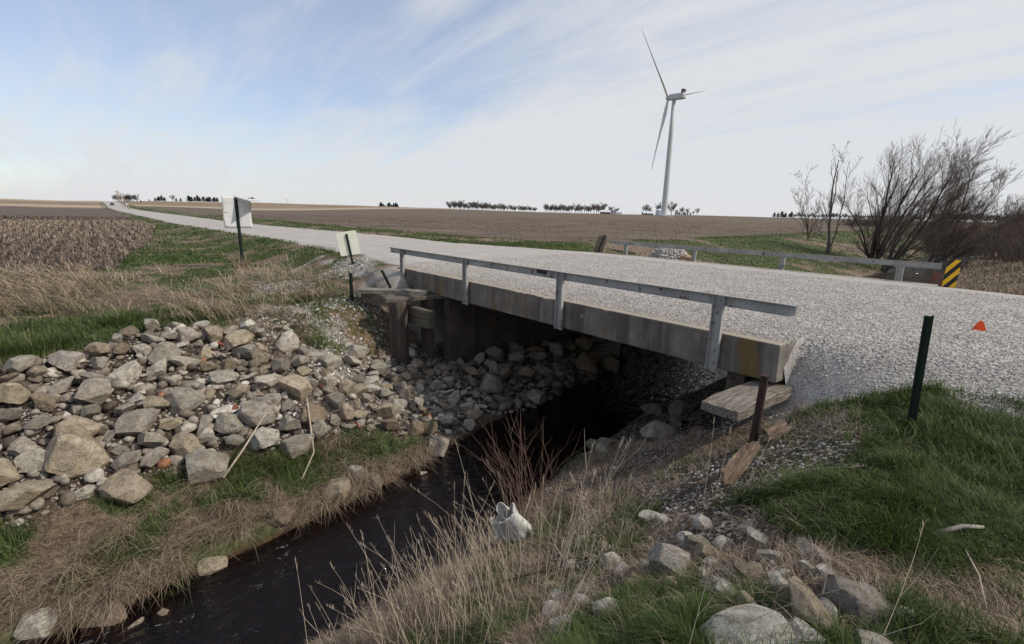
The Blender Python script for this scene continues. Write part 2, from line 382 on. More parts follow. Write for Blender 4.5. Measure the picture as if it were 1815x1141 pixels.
def make_ground_mat():
    m, t, b, o = new_mat('ground_soil')
    v = coords(t)
    sx = t.nodes.new('ShaderNodeSeparateXYZ'); L(t, v, sx.inputs[0])
    X, Y = sx.outputs[0], sx.outputs[1]
    r = M(t, 'SQRT', M(t, 'ADD', M(t, 'MULTIPLY', X, X), M(t, 'MULTIPLY', Y, Y)))
    nF = noise(t, v, 9, 6, .7); nM = noise(t, v, 1.7, 5, .6); nS = noise(t, v, 45, 3, .7)
    # dry thatch over soil
    thatch = ramp(t, nF, [(.25, (.07, .05, .035)), (.45, (.17, .125, .085)), (.6, (.27, .20, .135)), (.8, (.37, .29, .20))])
    thatch = mix(t, sstep(t, nM, .42, .62), thatch, mix(t, .5, thatch, (.12, .085, .06)))
    green = ramp(t, nF, [(.25, (.025, .033, .012)), (.5, (.06, .082, .022)), (.75, (.115, .145, .042))])
    c = mix(t, M(t, 'MULTIPLY', attr(t, 'green'), .9), thatch, green)
    # bare crumbs of dark soil with white chips
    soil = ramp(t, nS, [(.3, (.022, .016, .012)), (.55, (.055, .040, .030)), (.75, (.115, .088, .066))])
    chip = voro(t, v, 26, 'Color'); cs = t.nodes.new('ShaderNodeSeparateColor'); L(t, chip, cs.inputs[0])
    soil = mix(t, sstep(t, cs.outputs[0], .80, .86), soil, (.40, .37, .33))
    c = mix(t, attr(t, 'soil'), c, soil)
    # rust coloured clay by the wing
    c = mix(t, attr(t, 'clay'), c, ramp(t, nF, [(.3, (.11, .07, .04)), (.7, (.26, .17, .09))]))
    # stubble fields: rows along X near, broad tillage bands far
    rows = M(t, 'SINE', M(t, 'MULTIPLY', M(t, 'ADD', Y, M(t, 'MULTIPLY', nM, .25)), 2*math.pi/.76))
    fcol = ramp(t, noise(t, mapping(t, v, (.5, 1, 1)), 6, 6, .75), [(.28, (.05, .038, .03)), (.47, (.115, .088, .068)), (.6, (.17, .128, .098)), (.78, (.27, .205, .15))])
    fcol = mix(t, M(t, 'MULTIPLY', sstep(t, rows, .1, .9), .25), fcol, (.055, .042, .034))
    dark = ramp(t, noise(t, mapping(t, v, (.055, .22, 1), (0, 0, R(6))), 1.4, 7, .7), [(.3, (.078, .057, .038)), (.5, (.135, .102, .070)), (.7, (.23, .178, .122))])
    dark2 = ramp(t, noise(t, v, 5, 5, .8), [(.3, (.072, .053, .037)), (.55, (.15, .114, .078)), (.78, (.31, .24, .165))])
    dark = mix(t, .55, dark, dark2)
    farf = mix(t, M(t, 'GREATER_THAN', Y, 8.0), fcol, dark)
    # far fields, told apart by distance: grey-brown soil, pale strip, tan stubble
    bnd = noise(t, mapping(t, v, (.002, .002, 1)), 2.0, 2)
    rr = M(t, 'ADD', r, M(t, 'MULTIPLY', M(t, 'SUBTRACT', bnd, .5), 120))
    tan = ramp(t, noise(t, mapping(t, v, (.012, .03, 1)), 1.6, 6, .65), [(.3, (.19, .135, .088)), (.55, (.27, .195, .125)), (.75, (.36, .27, .18))])
    pale = (.42, .335, .235)
    farR = mix(t, attr(t, 'pale'), farf, pale); farR = mix(t, attr(t, 'tan'), farR, tan)
    g1 = sstep(t, rr, 345, 350); 
    lb = noise(t, mapping(t, v, (.010, .0035, 1), (0, 0, R(12))), 1.3, 3, .5)
    tanL = mix(t, sstep(t, lb, .45, .52), (.235, .175, .12), (.40, .315, .21))
    farL = mix(t, g1, farf, tanL)
    nearLf = M(t, 'MULTIPLY', M(t, 'LESS_THAN', Y, 14.0), M(t, 'LESS_THAN', X, -200.0))
    c = mix(t, attr(t, 'field'), c, mix(t, nearLf, farR, farL))
    gc, gh = gravel_nodes(t, v)
    c = mix(t, attr(t, 'gravel'), c, gc)
    # silt of the creek bed
    sz = sx.outputs[2]
    wet = sstep(t, M(t, 'ADD', sz, M(t, 'MULTIPLY', nM, .12)), WZ+.17, WZ+.06)
    silt = ramp(t, noise(t, v, 3.5, 6, .7), [(.3, (.018, .011, .006)), (.55, (.055, .032, .016)), (.75, (.12, .072, .036))])
    near = M(t, 'LESS_THAN', r, 150.0)
    c = mix(t, M(t, 'MULTIPLY', wet, near), c, silt)
    L(t, c, b.inputs['Base Color'])
    h = M(t, 'ADD', M(t, 'MULTIPLY', nF, .6), M(t, 'MULTIPLY', nS, .4))
    h = M(t, 'ADD', h, M(t, 'MULTIPLY', M(t, 'MULTIPLY', gh, attr(t, 'gravel')), .4))
    bump(t, b, h, .9, .05)
    return m
MAT = {}
MAT['ground'] = make_ground_mat()
m, t, b, o = new_mat('limestone_gravel'); v = coords(t); c, h = gravel_nodes(t, v)
L(t, c, b.inputs['Base Color']); bump(t, b, h, .9, .013); MAT['gravel'] = m

m, t, b, o = new_mat('creek_water')
v = coords(t)
t.nodes.remove(b)
gl = t.nodes.new('ShaderNodeBsdfGlossy'); gl.inputs['Roughness'].default_value = .04; gl.inputs['Color'].default_value = (.9, .92, .95, 1)
tr = t.nodes.new('ShaderNodeBsdfTransparent'); tr.inputs['Color'].default_value = (.36, .24, .14, 1)
fr = t.nodes.new('ShaderNodeFresnel'); fr.inputs['IOR'].default_value = 1.33
bn = t.nodes.new('ShaderNodeBump'); bn.inputs['Strength'].default_value = 1.0; bn.inputs['Distance'].default_value = .05
rip = M(t, 'ADD', noise(t, mapping(t, v, (1.0, .45, 1), (0, 0, R(8))), 6.5, 5, .6, .8), M(t, 'MULTIPLY', noise(t, mapping(t, v, (1, .6, 1)), 24, 3, .6), .22))
wy = t.nodes.new('ShaderNodeSeparateXYZ'); L(t, v, wy.inputs[0])
rip = M(t, 'MULTIPLY', rip, M(t, 'ADD', 1.0, M(t, 'MULTIPLY', sstep(t, wy.outputs[1], 9.5, 14), 4.0)))
L(t, rip, bn.inputs['Height']); L(t, bn.outputs[0], gl.inputs['Normal']); L(t, bn.outputs[0], fr.inputs['Normal'])
ms = t.nodes.new('ShaderNodeMixShader'); L(t, fr.outputs[0], ms.inputs[0]); L(t, tr.outputs[0], ms.inputs[1]); L(t, gl.outputs[0], ms.inputs[2])
foam_glint = t.nodes.new('ShaderNodeBsdfDiffuse'); foam_glint.inputs[0].default_value = (.62, .62, .64, 1)
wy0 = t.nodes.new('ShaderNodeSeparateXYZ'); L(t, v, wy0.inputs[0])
fo = M(t, 'MULTIPLY', sstep(t, M(t, 'ADD', noise(t, mapping(t, v, (1, .5, 1)), .75, 2, .5), M(t, 'MULTIPLY', sstep(t, wy0.outputs[1], 10.5, 13), .26)), .50, .64), sstep(t, noise(t, mapping(t, v, (1, .38, 1), (0, 0, R(10))), 15, 5, .75, 1.2), .60, .72))  # foam patches, thickened under the bridge to paint in the sky's reflection
m2 = t.nodes.new('ShaderNodeMixShader'); L(t, M(t, 'MULTIPLY', fo, .8), m2.inputs[0]); L(t, ms.outputs[0], m2.inputs[1]); L(t, foam_glint.outputs[0], m2.inputs[2])
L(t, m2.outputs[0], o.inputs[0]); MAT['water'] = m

m, t, b, o = new_mat('stained_concrete'); v = coords(t)
c = ramp(t, noise(t, v, 3, 7, .65), [(.3, (.13, .115, .10)), (.5, (.20, .18, .155)), (.7, (.29, .26, .22))])
drip = noise(t, mapping(t, v, (1.6, 1.6, .14)), 1.5, 7, .7)
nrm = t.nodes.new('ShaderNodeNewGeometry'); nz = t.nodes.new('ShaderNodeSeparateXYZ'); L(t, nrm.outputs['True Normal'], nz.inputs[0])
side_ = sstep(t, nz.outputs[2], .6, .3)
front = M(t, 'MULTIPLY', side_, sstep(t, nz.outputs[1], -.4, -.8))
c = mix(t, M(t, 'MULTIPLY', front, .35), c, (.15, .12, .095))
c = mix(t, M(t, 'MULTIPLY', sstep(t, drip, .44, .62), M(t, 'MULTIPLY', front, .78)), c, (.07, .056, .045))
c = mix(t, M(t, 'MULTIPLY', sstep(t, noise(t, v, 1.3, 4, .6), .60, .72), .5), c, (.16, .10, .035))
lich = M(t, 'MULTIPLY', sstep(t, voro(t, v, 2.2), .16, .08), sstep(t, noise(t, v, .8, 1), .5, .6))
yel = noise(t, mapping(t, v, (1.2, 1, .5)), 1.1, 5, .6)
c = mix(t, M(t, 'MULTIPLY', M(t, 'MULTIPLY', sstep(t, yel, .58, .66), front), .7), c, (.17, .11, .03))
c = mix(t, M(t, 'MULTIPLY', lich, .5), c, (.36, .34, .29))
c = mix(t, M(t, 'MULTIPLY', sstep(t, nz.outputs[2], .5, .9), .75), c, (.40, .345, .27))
L(t, c, b.inputs['Base Color'])
bump(t, b, M(t, 'ADD', noise(t, v, 14, 6, .7), M(t, 'MULTIPLY', noise(t, v, 90, 3, .7), .35)), .55, .02); MAT['concrete'] = m

m, t, b, o = new_mat('weathered_painted_steel'); v = coords(t)
f1 = noise(t, v, 5, 7, .72); f2 = noise(t, mapping(t, v, (8, 8, 1.2)), 3.5, 6, .75)
c = ramp(t, noise(t, v, 1.6, 4, .6), [(.3, (.30, .295, .28)), (.7, (.46, .455, .43))])
c = mix(t, M(t, 'MULTIPLY', sstep(t, f2, .52, .66), .7), c, (.20, .17, .145))
c = mix(t, sstep(t, f1, .57, .64), c, (.14, .06, .032))
spk = noise(t, v, 60, 3, .8)
c = mix(t, sstep(t, spk, .60, .68), c, (.12, .06, .035))
L(t, c, b.inputs['Base Color']); b.inputs['Roughness'].default_value = .65; b.inputs['Metallic'].default_value = .1
bump(t, b, M(t, 'ADD', f1, M(t, 'MULTIPLY', spk, .3)), .35, .01); MAT['steel'] = m
def simple(name, colr, rough=.7, metal=0, var=.25, scale=8, bmp=.2, rust=None, spec=.3):
    m, t, b, o = new_mat(name); v = coords(t)
    n = noise(t, v, scale, 5, .65)
    lo = tuple(x*(1-var) for x in colr); hi = tuple(min(1, x*(1+var)) for x in colr)
    c = ramp(t, n, [(.3, lo), (.7, hi)])
    if rust: c = mix(t, sstep(t, noise(t, v, scale*1.7, 6, .7), .58, .66), c, rust)
    L(t, c, b.inputs['Base Color']); b.inputs['Roughness'].default_value = rough; b.inputs['Metallic'].default_value = metal
    b.inputs['Specular IOR Level'].default_value = spec
    bump(t, b, n, bmp, .01); MAT[name] = m; return m
simple('rust', (.045, .026, .021), .9, 0, .35, 22, .6)
simple('dark_steel', (.06, .045, .038), .8, 0, .3, 20, .4)
simple('green_post', (.010, .022, .017), .55, .1, .35, 14, .2, (.05, .03, .02))
simple('sign_white', (.72, .71, .68), .6, 0, .08, 3, .1, (.47, .46, .44))
simple('sign_cream', (.84, .83, .69), .55, 0, .05, 3, .05)
simple('orange_smear', (.55, .25, .06), .7)
simple('turbine_white', (.52, .53, .52), .5, 0, .03, .2, 0)
simple('turbine_tip', (.62, .61, .56), .5, 0, .04, .2, 0)
simple('dark_vent', (.10, .10, .10), .6, 0, .2, 2, 0)
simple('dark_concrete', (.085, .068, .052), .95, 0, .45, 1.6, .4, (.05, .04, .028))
simple('orange_flag', (.95, .10, .02), .5, 0, .1, 5, .1)
simple('wire', (.15, .14, .13), .5, .5)
simple('plastic', (.55, .54, .49), .45, 0, .14, 16, .3, (.36, .34, .30))
simple('plastic_rim', (.72, .70, .60), .45, 0, .08, 12, .1)
simple('grey_panel', (.16, .13, .105), .8, 0, .25, 9, .1)
m, t, b, o = new_mat('rubble'); v = coords(t)
c = ramp(t, attr(t, 'rnd'), [(0, (.09, .07, .055)), (.4, (.22, .185, .145)), (.75, (.36, .32, .265)), (.93, (.56, .53, .47)), (1, (.30, .14, .08))])
n = noise(t, v, 16, 7, .75)
c = mix(t, 1.0, c, ramp(t, n, [(.3, (.5, .47, .44)), (.5, (1, 1, 1)), (.7, (1.6, 1.55, 1.45))]), 'MULTIPLY')
L(t, c, b.inputs['Base Color']); b.inputs['Roughness'].default_value = .95; bump(t, b, n, .8, .03); MAT['rubble'] = m
simple('barn_red', (.20, .045, .035), .8, 0, .1, .5, 0)
simple('house_white', (.66, .66, .66), .8, 0, .05, .5, 0)
simple('roof_pale', (.60, .61, .63), .6, 0, .06, .5, 0)
simple('roof_dark', (.13, .13, .14), .8, 0, .1, .5, 0)
simple('window_dark', (.03, .035, .04), .2, 0, .1, 2, 0)
simple('pole_wood', (.30, .26, .22), .9, 0, .2, 3, .1)
simple('car_paint', (.02, .022, .028), .3, 0, .1, 2, 0, None, .5)
simple('tyre', (.02, .02, .02), .9)
simple('red_reflector', (.20, .085, .065), .7, 0, .35, 12, .2)
simple('tan_slab', (.42, .28, .17), .9, 0, .2, 9, .3)
simple('brick', (.24, .095, .06), .9, 0, .25, 12, .4)
def wood_mat(name, a, bb, cc, axis=(1, 14, 14), grain=3.0):
    m, t, b, o = new_mat(name); v = coords(t)
    g = noise(t, mapping(t, v, axis), grain, 8, .72, .6)
    c = ramp(t, g, [(.30, a), (.48, bb), (.68, cc)])
    c = mix(t, sstep(t, noise(t, v, 2.5, 4, .6), .55, .7), c, mix(t, .5, c, (.10, .10, .05)))
    L(t, c, b.inputs['Base Color']); b.inputs['Roughness'].default_value = .95
    bump(t, b, g, 1.0, .035); MAT[name] = m
wood_mat('wood_grey', (.035, .026, .02), (.21, .18, .145), (.47, .42, .355))
wood_mat('wood_dull', (.035, .028, .02), (.13, .11, .085), (.27, .235, .18))
wood_mat('wood_pile', (.02, .015, .012), (.085, .064, .052), (.17, .135, .115), (14, 14, .7))
wood_mat('wood_rotten', (.035, .022, .016), (.17, .115, .08), (.38, .28, .20))

#rockmat
m, t, b, o = new_mat('field_rock'); v = coords(t)
oi = t.nodes.new('ShaderNodeObjectInfo'); 
off = t.nodes.new('ShaderNodeVectorMath'); off.operation = 'ADD'; L(t, v, off.inputs[0])
mv = t.nodes.new('ShaderNodeVectorMath'); mv.operation = 'SCALE'; cx = t.nodes.new('ShaderNodeCombineXYZ')
L(t, oi.outputs['Random'], cx.inputs[0]); L(t, oi.outputs['Random'], cx.inputs[2]); L(t, cx.outputs[0], mv.inputs[0]); mv.inputs['Scale'].default_value = 40
L(t, mv.outputs[0], off.inputs[1]); v = off.outputs[0]
n = noise(t, v, 2.2, 9, .68); nf = noise(t, v, 14, 6, .75)
c = mix(t, 1.0, oi.outputs['Color'], ramp(t, n, [(.30, (.46, .43, .39)), (.44, (.92, .90, .86)), (.57, (1.2, 1.18, 1.14)), (.72, (1.6, 1.56, 1.48))]), 'MULTIPLY')
lay = noise(t, mapping(t, v, (1, 1, 5.5)), 3.2, 6, .7, .4)
c = mix(t, sstep(t, lay, .53, .66), c, mix(t, .55, c, (.09, .07, .05)))
c = mix(t, M(t, 'MULTIPLY', sstep(t, noise(t, v, 3.4, 5, .7), .50, .64), .55), c, (.27, .175, .085))
c = mix(t, M(t, 'MULTIPLY', sstep(t, nf, .56, .64), .7), c, (.62, .59, .53))
c = mix(t, M(t, 'MULTIPLY', sstep(t, noise(t, v, 23, 4, .7), .60, .68), .7), c, (.07, .055, .045))
L(t, c, b.inputs['Base Color']); b.inputs['Roughness'].default_value = .95
bump(t, b, M(t, 'ADD', M(t, 'ADD', n, M(t, 'MULTIPLY', nf, .5)), M(t, 'MULTIPLY', lay, .6)), .9, .09); MAT['rock'] = m

def blade_mat(name, stops, trans=.25, rough=.6):
    m, t, b, o = new_mat(name)
    c = ramp(t, attr(t, 'rnd'), stops)
    L(t, c, b.inputs['Base Color']); b.inputs['Roughness'].default_value = rough; b.inputs['Specular IOR Level'].default_value = .3
    if trans:
        tl = t.nodes.new('ShaderNodeBsdfTranslucent'); L(t, c, tl.inputs[0]); mm = t.nodes.new('ShaderNodeMixShader'); mm.inputs[0].default_value = trans
        L(t, b.outputs[0], mm.inputs[1]); L(t, tl.outputs[0], mm.inputs[2]); L(t, mm.outputs[0], o.inputs[0])
    MAT[name] = m
blade_mat('grass_green', [(0, (.026, .046, .010)), (.35, (.055, .090, .018)), (.7, (.095, .140, .030)), (.93, (.15, .185, .055)), (1, (.30, .25, .14))])
blade_mat('grass_dry', [(0, (.10, .068, .045)), (.35, (.20, .145, .10)), (.7, (.34, .26, .18)), (1, (.50, .41, .30))], .15)
blade_mat('straw_gold', [(0, (.16, .115, .07)), (.4, (.31, .235, .15)), (1, (.50, .41, .28))], .15)
blade_mat('stubble', [(0, (.05, .036, .027)), (.4, (.125, .092, .068)), (.75, (.225, .168, .122)), (1, (.40, .315, .23))], .05)
blade_mat('stones', [(0, (.20, .175, .15)), (.25, (.33, .305, .27)), (.6, (.43, .40, .365)), (.9, (.58, .555, .52)), (.97, (.72, .70, .66)), (1, (.46, .32, .20))], 0, .95)
simple('bark', (.07, .055, .046), .95, 0, .3, 6, .5)
simple('bark_pale', (.12, .105, .09), .95, 0, .3, 6, .5)
simple('twig_brown', (.13, .098, .076), .9, 0, .25, 1, 0)
simple('twig_red', (.105, .070, .055), .9, 0, .25, 1, 0)
simple('twig_far', (.16, .142, .13), .95, 0, .25, .3, 0)
simple('needle', (.020, .034, .022), .95, 0, .3, .3, 0)
simple('stalk', (.44, .36, .27), .85, 0, .3, 6, 0)
simple('stalk_red', (.15, .095, .07), .85, 0, .3, 6, 0)

# ------------------------------------------------------------------ ground sheet
def axis(lo, hi, step, far, g=1.14):
    a = list(np.arange(lo, hi+1e-6, step)); s = step; p = a[-1]
    while p < far: s *= g; p += s; a.append(p)
    s = step; p = a[0]; pre = []
    while p > -far: s *= g; p -= s; pre.append(p)
    return np.array(pre[::-1]+a)
ax = axis(-33, 3, .11, 5200, 1.045); ay = axis(-3.5, 26, .11, 5200, 1.045)
GX, GY = np.meshgrid(ax, ay, indexing='ij'); GZ = gz(GX, GY)
nx, ny = GX.shape
idx = np.arange(nx*ny).reshape(nx, ny)
Q = np.stack([idx[:-1, :-1], idx[1:, :-1], idx[1:, 1:], idx[:-1, 1:]], -1).reshape(-1, 4)
fl_d = far_line(GX, GY); fld = m_field(GX, GY); road_ = m_road(GX, GY); rip_ = m_rip(GX, GY)
grn = m_green(GX, GY)*(1-rip_)
soil = rip_*.9
ee = GX-xr(GY)
soil = np.maximum(soil, (ee > .2)*(ee < 4.8)*(GY < 8.2)*(GY > 1.0)*(.55+.45*ss(.30, .45, fb(GX, GY, .9, 61))))  # bare soil, spread wide so its dark colour also paints the bank's shade
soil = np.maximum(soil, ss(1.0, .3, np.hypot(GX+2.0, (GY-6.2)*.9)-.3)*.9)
clay = ss(1.1, .2, np.hypot(GX+13.6, (GY-5.5)))*.85
grav = np.maximum(road_, ss(.62, .70, fb(GX, GY, .8, 62))*(GX < -11)*(GX > -22)*(GY > 3)*(GY < 9)*.8)
grav = np.maximum(grav, ss(.9, .5, np.hypot((GX+18.2)*.7, GY-7.4))*.8); grav = np.maximum(grav, ss(1.2, .6, np.hypot(GX+15.0, GY-7.4))*.8)
shl = (GX > -2.75)*(GX < .6)*(GY > 7.0)*(GY < 9.2)
grav = np.maximum(grav, shl*ss(.35, .5, fb(GX, GY, .5, 63)+.25*(GY-8.0)))
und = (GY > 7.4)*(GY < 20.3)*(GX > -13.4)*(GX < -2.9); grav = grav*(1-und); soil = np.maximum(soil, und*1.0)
cross = ss(3.6, 3.0, np.abs(GX+333))*(GY < 16)*(GY > -250)
grav = np.maximum(grav, cross*.8); fld = fld*(1-cross)
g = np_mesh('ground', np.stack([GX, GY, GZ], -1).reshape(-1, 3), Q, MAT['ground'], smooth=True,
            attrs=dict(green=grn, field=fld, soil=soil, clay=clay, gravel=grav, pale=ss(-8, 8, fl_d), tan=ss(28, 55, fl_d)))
tag(g, kind='structure', label='creek banks, grass verges and ploughed fields')

# creek water
ys = np.concatenate([np.arange(-12, 26, .25), np.arange(26, 170, 2)]); us = np.linspace(0, 1, 14)
mgn = .5+1.3*ss(10.5, 13, ys)
WX = (xl(ys)-mgn)[:, None]*(1-us)+(xr(ys)+mgn)[:, None]*us; WY = np.repeat(ys[:, None], 14, 1)
n_, k_ = WX.shape; ix = np.arange(n_*k_).reshape(n_, k_)
Qw = np.stack([ix[:-1, :-1], ix[:-1, 1:], ix[1:, 1:], ix[1:, :-1]], -1).reshape(-1, 4)
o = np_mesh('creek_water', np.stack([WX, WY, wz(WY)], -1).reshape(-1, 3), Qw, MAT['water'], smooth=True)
tag(o, kind='structure', label='dark shallow creek running under the bridge')

# gravel road
rx = np.concatenate([np.arange(-520, -60, 4), np.arange(-60, -42, .5), np.arange(-42, 3, .14), np.arange(3, 30, 1)])
rv = np.linspace(0, 1, 110)
RX = np.repeat(rx[:, None], 110, 1)
y0 = np.where(rx > -2.7, np.interp(rx, [-2.7, -1.2, 3, 30], [8.1, 8.5, 8.9, 8.9]), np.interp(rx, [-520, -60, -20, -15.3], [8.3, 8.3, 8.2, 8.0]))
y1 = np.interp(rx, [-520, -60, -26, -16, 30], [17.2, 17.2, 17.4, 20.0, 19.3])
RY = y0[:, None]*(1-rv)+y1[:, None]*rv
RZ = road_top(RX, RY)
n_, k_ = RX.shape; ix = np.arange(n_*k_).reshape(n_, k_)
Qr = np.stack([ix[:-1, :-1], ix[1:, :-1], ix[1:, 1:], ix[:-1, 1:]], -1).reshape(-1, 4)
o = np_mesh('gravel_road', np.stack([RX, RY, RZ], -1).reshape(-1, 3), Qr, MAT['gravel'], smooth=True)
tag(o, kind='structure', label='pale gravel road crossing the bridge and climbing the far hill')

# ------------------------------------------------------------------ bridge
YN, YF, XL, XR = 7.86, 20.02, -15.25, -2.72
bridge = empty('bridge', (-9, 14, -.63), label='short flat concrete slab bridge carrying the gravel road over the creek', cat='bridge')
bpar = Vector(bridge.location)
def kid(mb, name, mat, parent, smooth=False):
    """build with world coordinates under a parent that stands at its own place"""
    o = mb.build(name, mat, parent, smooth)
    p = Vector((0, 0, 0)); q = parent
    while q is not None: p += Vector(q.location); q = q.parent
    o.location = -p
    return o
import bmesh
def worn_slab():
    bm = bmesh.new(); bmesh.ops.create_cube(bm, size=1)
    for v in bm.verts: v.co = Vector(((XL+XR)/2+v.co.x*(XR-XL), (YN+YF)/2+v.co.y*(YF-YN), -.315+v.co.z*.63))
    bmesh.ops.bevel(bm, geom=list(bm.edges), offset=.035, segments=2, profile=.55, affect='EDGES')
    bmesh.ops.bisect_plane(bm, geom=bm.verts[:]+bm.edges[:]+bm.faces[:], plane_co=(0, YN+.25, 0), plane_no=(0, 1, 0))
    for x in np.arange(XL+.1, XR-.05, .12):
        bmesh.ops.bisect_plane(bm, geom=bm.verts[:]+bm.edges[:]+bm.faces[:], plane_co=(float(x), 0, 0), plane_no=(1, 0, 0))
    for v in bm.verts:
        if v.co.y < YN+.3:
            a = float(fb(v.co.x, v.co.z*3, .35, 81))-.5
            v.co.y += a*.025
            if v.co.z > -.05 and v.co.y < YN+.06: v.co.z -= max(0, float(fb(v.co.x, 0, .3, 83))-.55)*.16
        if v.co.x > XR-.06 and v.co.y < YN+.1: v.co.x -= abs(float(fb(v.co.z*4, 1, .5, 82))-.5)*.12
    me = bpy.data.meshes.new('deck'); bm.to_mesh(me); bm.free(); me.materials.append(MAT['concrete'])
    o = bpy.data.objects.new('deck', me); col.objects.link(o); o.parent = bridge; o.location = -bpar; return o
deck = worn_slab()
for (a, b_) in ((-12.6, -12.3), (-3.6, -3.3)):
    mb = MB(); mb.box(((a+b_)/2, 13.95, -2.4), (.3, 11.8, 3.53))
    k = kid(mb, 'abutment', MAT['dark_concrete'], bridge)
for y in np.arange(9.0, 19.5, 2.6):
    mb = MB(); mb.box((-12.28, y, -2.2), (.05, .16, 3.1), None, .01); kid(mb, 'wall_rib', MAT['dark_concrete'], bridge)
POSTX = [-3.76, -7.40, -11.05, -14.70]
def beam(y, s, x0, x1):
    """channel rail: web at y, lips toward s"""
    mb = MB(); L_ = x1-x0; cx = (x0+x1)/2
    mb.box((cx, y, .565), (L_, .010, .172))
    mb.box((cx, y+s*.042, .646), (L_, .076, .012), Matrix.Rotation(R(2)*s, 3, 'X'))
    mb.box((cx, y+s*.040, .484), (L_-.003, .070, .010))
    return mb
def post(x, y, s, zt, zb):
    mb = MB(); h = zt-zb; cz = (zt+zb)/2
    mb.box((x, y, cz), (.170, .012, h))
    for q in (-1, 1): mb.box((x+q*.088, y+s*.032, cz), (.012, .076, h-.002))
    for z in (-.30, -.52):
        for q in (0,):
            mb.tube([(x+q, y+s*.004, z), (x+q, y+s*.032, z)], .030, 6)
            mb.tube([(x+q, y+s*.030, z), (x+q, y+s*.046, z)], .016, 8)
    mb.tube([(x, y+s*.005, .57), (x, y+s*.028, .57)], .024, 6)
    return mb
rl = kid(beam(YN-.028, -1, -15.62, -2.60), 'railing', MAT['steel'], bridge); rl['label'] = 'rusty steel rail along the near edge of the bridge'
for x in POSTX:
    kid(post(x, YN-.050, -1, .634, -.66), 'post', MAT['steel'], rl)
mb = MB(); mb.box((-8.05, YN-.036, .585), (.34, .004, .10))
for dx in (-.13, -.05, .06, .13):
    for dz in (-.02, .035): mb.tube([(-8.05+dx, YN-.037, .585+dz), (-8.05+dx, YN-.055, .585+dz)], .013, 6)
kid(mb, 'splice_plate', MAT['dark_steel'], rl)
rl2 = kid(beam(YF+.030, -1, -15.70, -2.75), 'railing', MAT['steel'], bridge); rl2['label'] = 'pale steel rail along the far edge of the bridge'
for x in POSTX+[-3.02]:
    if x == -3.02: kid(post(x+.0, YF+.25, 1, .55, -.8), 'post', MAT['wood_dull'], rl2)
    else: kid(post(x, YF+.046, -1, .475, -.66), 'post', MAT['steel'], rl2)

# ------------------------------------------------------------------ timber wing at the left end of the bridge
def timber(name, p0, p1, w_, h_, mat, label, cat, roll=0, seed=0, rag=.012, group=None, worn=.0):
    """a weathered squared timber from p0 to p1 (centre line)"""
    p0 = Vector(p0); p1 = Vector(p1); ln = (p1-p0).length
    bm = bmesh.new(); bmesh.ops.create_cube(bm, size=1)
    for v in bm.verts: v.co = Vector((v.co.x*ln, v.co.y*w_, v.co.z*h_))
    bmesh.ops.bevel(bm, geom=list(bm.edges), offset=.014, segments=2, profile=.6, affect='EDGES')
    for x in np.arange(-ln/2+.03, ln/2, max(.045, ln/26)):
        bmesh.ops.bisect_plane(bm, geom=bm.verts[:]+bm.edges[:]+bm.faces[:], plane_co=(float(x), 0, 0), plane_no=(1, 0, 0))
    for yy in np.arange(-w_/2+.03, w_/2, w_/9):
        bmesh.ops.bisect_plane(bm, geom=bm.verts[:]+bm.edges[:]+bm.faces[:], plane_co=(0, float(yy), 0), plane_no=(0, 1, 0))
    for v in bm.verts:
        a = float(fb(v.co.y*6+seed, v.co.x*.7+v.co.z*5, .35, 91+seed % 5))-.5
        b2 = float(fb(v.co.x*3+seed, v.co.y*4, .5, 95))-.5
        v.co.z += a*rag*3 + b2*rag
        v.co.y += b2*rag*2
        if abs(v.co.x) > ln/2-.02: v.co.x += a*rag*6
        if worn and v.co.x < -ln/2+.35 and v.co.z > 0: v.co.z -= worn*max(0, a+.25)*(1-(v.co.x+ln/2)/.35)
    me = bpy.data.meshes.new(name); bm.to_mesh(me); bm.free(); me.materials.append(mat)
    o = bpy.data.objects.new(name, me); col.objects.link(o)
    d = (p1-p0).normalized(); o.rotation_euler = (d.to_track_quat('X', 'Z') @ Euler((R(roll), 0, 0)).to_quaternion()).to_euler()
    o.location = (p0+p1)/2
    return tag(o, label=label, cat=cat, group=group)
def pile():
    bm = bmesh.new(); n = 22; rings = 14; zt, zb = -.73, -2.9; vs = []
    for i in range(rings):
        f = i/(rings-1); z = zt+(zb-zt)*f; rr = .275+.02*f; ring = []
        for j in range(n):
            q = 2*math.pi*j/n; a = float(fb(j*1.0 if j < n else 0, z*.4, 1.0, 97))-.5
            cr = -.10 if j == 18 else (-.03 if j in (17, 19, 6, 11) else 0)
            r_ = rr+a*.02+cr
            ring.append(bm.verts.new((r_*math.cos(q), r_*math.sin(q), z)))
        vs.append(ring)
    for i in range(rings-1):
        for j in range(n): bm.faces.new((vs[i][j], vs[i+1][j], vs[i+1][(j+1) % n], vs[i][(j+1) % n]))
    bm.faces.new(vs[0]); bm.normal_update()
    me = bpy.data.meshes.new('timber_pile'); bm.to_mesh(me); bm.free(); me.materials.append(MAT['wood_pile'])
    for p in me.polygons: p.use_smooth = True
    o = bpy.data.objects.new('timber_pile', me); col.objects.link(o); o.location = (-12.86, 6.62, 0)
    tag(o, label='round dark timber pile standing on the stones left of the bridge', cat='pile')
pile()
timber('wood_plank', (-14.42, 6.10, -.56), (-12.85, 7.65, -.56), .42, .13, MAT['wood_grey'], 'grey split plank lying topmost beside the left end of the bridge', 'plank', 0, 3, .009)
timber('cap_beam', (-13.02, 6.28, -.675), (-12.65, 8.2, -.675), .40, .11, MAT['wood_dull'], 'brown squared timber lying across the top of the round pile', 'timber', 0, 5, .006)
